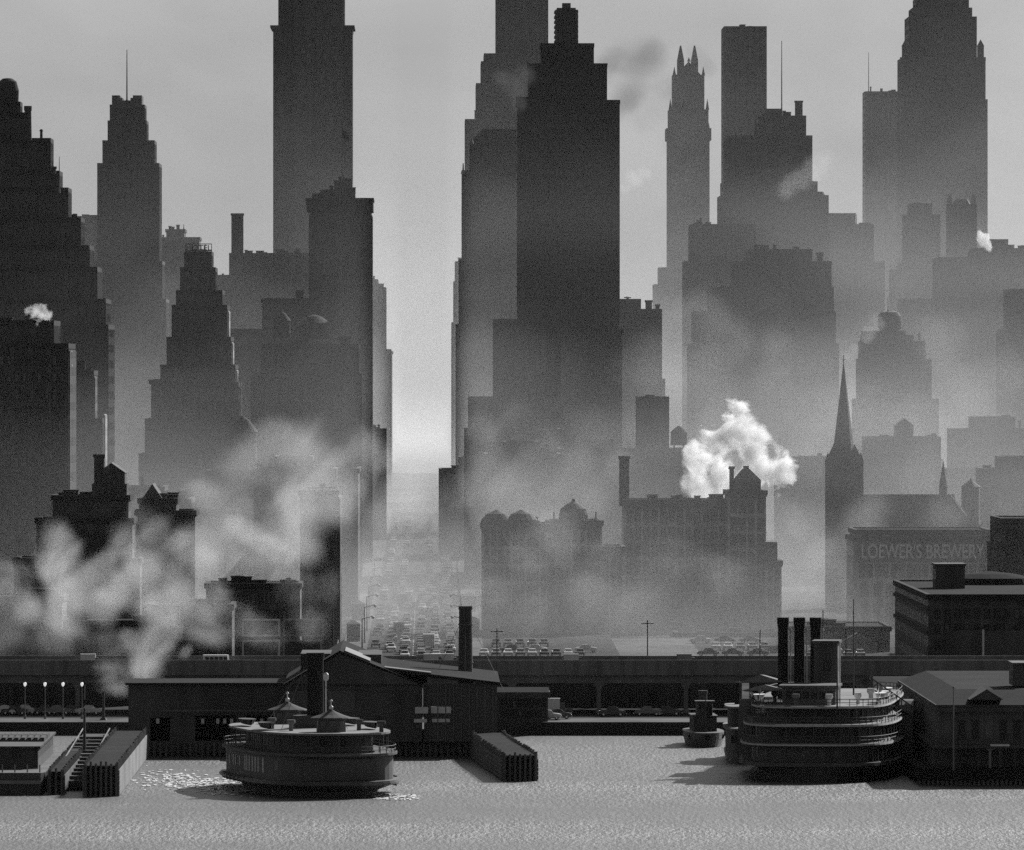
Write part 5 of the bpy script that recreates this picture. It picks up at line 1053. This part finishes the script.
def plume(name, label, Y, blobs, dens, noise=1.0, nsc=.35, alb=.98, g=.4, soft=.5, depth=1.0, seed=0, cat='steam', step=.65, warp=.8):
    """blobs: (px, py, rpx[, dY]); a lumpy closed volume, thick at the heart and ragged at the rim"""
    s_ = Y/F; cx, cy = blobs[0][0], blobs[0][1]; org = Vector((PX(cx,Y), Y, PZ(cy,Y)))
    C = [(Vector((PX(b_[0],Y), Y+(b_[3] if len(b_) > 3 else 0), PZ(b_[1],Y)))-org, b_[2]*s_) for b_ in blobs]
    bm = bmesh.new()
    for c, r in C:
        bmesh.ops.create_icosphere(bm, subdivisions=2, radius=r*1.32, matrix=Matrix.Translation(c))
    me = bpy.data.meshes.new(name); bm.to_mesh(me); bm.free(); o = bpy.data.objects.new(name, me); col.objects.link(o)
    rm = o.modifiers.new('r', 'REMESH'); rm.mode = 'VOXEL'; rm.voxel_size = min(r for c, r in C)/4
    bpy.context.view_layer.update(); me2 = bpy.data.meshes.new_from_object(o.evaluated_get(bpy.context.evaluated_depsgraph_get())); o.modifiers.clear(); o.data = me2; me2.name = name
    o.location = org
    m, t, v = vol_mat(name); tc = nn(t, 'ShaderNodeTexCoord'); L_ = t.links.new
    mp = nn(t, 'ShaderNodeMapping'); mp.inputs['Location'].default_value = (seed*7.3, seed*3.1, seed*5.7); L_(tc.outputs['Object'], mp.inputs[0])
    n1 = nn(t, 'ShaderNodeTexNoise'); n1.inputs['Scale'].default_value = nsc; n1.inputs['Detail'].default_value = 5; n1.inputs['Roughness'].default_value = .62; n1.inputs['Distortion'].default_value = .6; L_(mp.outputs[0], n1.inputs[0])
    D = None
    nv = nn(t, 'ShaderNodeTexNoise'); nv.inputs['Scale'].default_value = nsc*.55; nv.inputs['Detail'].default_value = 2; L_(mp.outputs[0], nv.inputs[0])
    rav = sum(r for c, r in C)/len(C); wa = nn(t, 'ShaderNodeVectorMath', operation='MULTIPLY_ADD'); L_(nv.outputs['Color'], wa.inputs[0]); wa.inputs[1].default_value = (rav*2.2*warp,)*3; wa.inputs[2].default_value = (-rav*1.1*warp,)*3
    wp = nn(t, 'ShaderNodeVectorMath', operation='ADD'); L_(tc.outputs['Object'], wp.inputs[0]); L_(wa.outputs[0], wp.inputs[1])
    D0 = None
    for c, r in C:
        vd0 = nn(t, 'ShaderNodeVectorMath', operation='DISTANCE'); L_(tc.outputs['Object'], vd0.inputs[0]); vd0.inputs[1].default_value = c
        d0 = mathn(t, 'SUBTRACT', 1.0, mathn(t, 'DIVIDE', vd0.outputs['Value'], r*1.3)); D0 = d0 if D0 is None else mathn(t, 'MAXIMUM', D0, d0)
    for c, r in C:
        vd = nn(t, 'ShaderNodeVectorMath', operation='DISTANCE'); L_(wp.outputs[0], vd.inputs[0]); vd.inputs[1].default_value = c
        d = mathn(t, 'SUBTRACT', 1.0, mathn(t, 'DIVIDE', vd.outputs['Value'], r)); D = d if D is None else mathn(t, 'SMOOTH_MAX', D, d, .4)
    if cat == 'smoke' or 'jet' in label: D = mathn(t, 'MINIMUM', mathn(t, 'MULTIPLY', D, 1.25), .7)
    val = mathn(t, 'ADD', D, mathn(t, 'MULTIPLY', mathn(t, 'SUBTRACT', n1.outputs[0], .55), noise))
    r_ = nn(t, 'ShaderNodeMapRange'); r_.interpolation_type = 'SMOOTHSTEP'; L_(val, r_.inputs[0]); r_.inputs[1].default_value = 0; r_.inputs[2].default_value = soft; r_.inputs[3].default_value = 0; r_.inputs[4].default_value = dens
    dd = mathn(t, 'MULTIPLY', r_.outputs[0], mathn(t, 'MULTIPLY', D0, 5.0, clamp=True)); L_(dd, v.inputs['Density'])
    v.inputs['Color'].default_value = (alb,alb,alb,1); v.inputs['Anisotropy'].default_value = g; m.cycles.volume_step_rate = step
    o.data.materials.clear(); o.data.materials.append(m)
    return tag(o, label, cat, None, 'stuff')
plume('steam_plume', 'billowing white steam cloud above the row of houses at right', 2185,
      [(712,470,26),(700,492,20),(692,455,18),(738,408,15),(735,432,22),(752,446,20),(757,465,26),(778,474,21),(742,482,16),(716,440,20),(722,494,14),(694,499,12),(790,478,12)], .4, 3.2, .2, .998, .5, .4, seed=1, step=.3, warp=1.15)
plume('steam_plume', 'white steam jet rolling off the highway at left', 1678,
      [(136,660,30),(112,682,26),(150,640,26),(165,625,18),(114,674,26),(128,640,18),(178,650,14)], .10, 2.0, .11, .985, .4, 1.2, seed=2, warp=1.1)
plume('smoke_plume', 'rolling pale smoke at the left edge below the loft', 1790,
      [(42,560,38),(8,582,36),(72,592,36),(52,538,28),(20,612,34),(92,562,28),(-15,600,36),(60,622,34),(105,600,32)], .085, 2.1, .07, .96, .4, 1.2, seed=3, cat='smoke', warp=1.1)
plume('smoke_plume', 'arched drift of grey smoke right of the rambling loft', 1800,
      [(140,522,30),(165,537,28),(115,540,28),(174,562,24),(140,565,38),(110,590,36),(160,605,40),(185,590,36),(205,560,34),(220,600,34)], .065, 2.1, .065, .95, .4, 1.2, seed=4, cat='smoke', warp=1.1)
plume('smoke_plume', 'big soft smoke cloud in front of the loft with two tanks', 1925,
      [(310,460,46),(345,440,36),(275,445,40),(250,470,40),(330,490,40),(290,500,50),(365,455,26),(230,520,44),(210,545,40),(270,530,46),(300,545,36),(205,495,26),(250,575,40)], .055, 2.1, .05, .96, .4, 1.2, seed=5, cat='smoke', warp=1.1)
plume('smoke_plume', 'bright slanting puff left of the narrow black tenement', 1900,
      [(280,552,18),(292,560,14),(265,545,18),(252,538,16),(236,530,16)], .07, 1.8, .12, .97, .4, 1.2, seed=6, cat='smoke', warp=1.1)
plume('smoke_plume', 'grey smoke drifting before the foot of the black terraced tower', 2280,
      [(520,440,46),(480,470,40),(560,460,46),(450,490,40),(590,490,40),(540,500,50),(470,430,24),(620,460,40),(500,480,50)], .022, 2.2, .04, .9, .4, 1.25, seed=7, cat='smoke', warp=1.1)
plume('steam_puff', 'tiny bright steam puff before the black stepped tower', 2040, [(38,312,9),(28,311,7),(47,316,7),(44,308,6),(40,322,5)], .3, 3.0, .5, .99, .4, .4, seed=8, warp=1.4)
plume('steam_puff', 'small white steam puff right of the pinnacled block', 3230, [(984,240,8),(981,234,6),(989,246,6),(988,236,5)], .4, 1.2, .25, .99, .4, .3, seed=9)
plume('dark_smoke', 'dark smoke trailing right from the top of black terraced tower', 2620, [(640,70,34),(610,55,26),(660,100,36),(690,60,26),(655,130,30),(675,150,24),(630,100,30)], .09, 2.3, .05, .1, .3, 1.3, seed=10, cat='smoke', warp=1.7)
plume('dark_smoke', 'dark smoke smudge left of the black terraced tower top', 2560, [(512,88,20),(525,75,16),(500,80,12),(515,105,14)], .06, 1.2, .1, .15, .3, .8, seed=11, cat='smoke')
plume('steam_puff', 'thin steam wisps right of the black terraced tower', 2700, [(634,180,12),(645,172,8),(626,190,10)], .03, 1.4, .2, .98, .4, .5, seed=12)
plume('steam_puff', 'faint steam drifting off the stepped block roof', 3450, [(815,172,18),(800,180,18),(785,186,20),(830,165,14)], .012, 1.2, .1, .97, .4, .7, seed=13)
plume('steam_puff', 'small steam wisp behind the church spire tip', 2400, [(848,356,9),(855,348,9),(866,335,12),(875,322,12)], .02, 1.2, .2, .97, .4, .5, seed=14)
plume('smoke_plume', 'hazy pale smoke around the right street blocks below drum tank', 2420, [(690,380,50),(660,360,40),(820,520,50),(800,560,40),(700,330,36),(930,470,50),(850,420,40)], .006, 1.0, .035, .85, .4, 1.0, seed=15, cat='smoke', warp=1.2)
plume('smoke_plume', 'streaky smoke veil across the fronts of the ornate row houses', 2088,
      [(560,540,44),(520,560,40),(620,555,44),(670,570,44),(720,590,40),(480,590,40),(600,600,44),(650,620,40),(530,615,40)], .016, 2.4, .06, .92, .4, 1.3, seed=21, cat='smoke', warp=1.2)
plume('smoke_plume', 'pale smoke drift over the traffic of the wide street', 2330,
      [(420,500,34),(450,520,34),(385,520,30),(410,550,34),(460,560,34),(375,570,28),(430,590,30)], .016, 2.2, .06, .94, .4, 1.3, seed=22, cat='smoke', warp=1.1)
plume('smoke_plume', 'broad patchy smoke before the blocks right of the terraced tower', 2480,
      [(660,360,44),(700,330,40),(640,410,44),(620,350,30),(700,400,44),(750,350,40),(800,400,44),(590,420,40),(780,450,44)], .011, 2.4, .04, .88, .4, 1.35, seed=23, cat='smoke', warp=1.8)
plume('smoke_plume', 'broad patchy smoke around the church roof and sign', 2220,
      [(880,540,44),(830,560,44),(930,560,44),(800,520,36),(860,590,44),(810,600,40),(960,520,36)], .014, 2.4, .055, .9, .4, 1.3, seed=24, cat='smoke', warp=1.2)
plume('smoke_plume', 'broad patchy smoke below the crowned tower at right', 2640,
      [(900,430,44),(950,400,44),(860,400,40),(980,440,40),(930,350,36),(1000,380,40),(840,450,40)], .010, 2.4, .04, .86, .4, 1.35, seed=25, cat='smoke', warp=1.8)
plume('smoke_plume', 'low grey smoke lying on the roofs just behind the left highway', 1772,
      [(60,632,36),(10,636,34),(110,636,36),(160,630,36),(210,626,36),(260,618,34),(310,606,32),(330,570,28),(300,575,30),(185,605,36)], .032, 2.3, .08, .86, .4, 1.3, seed=26, cat='smoke', warp=1.3)
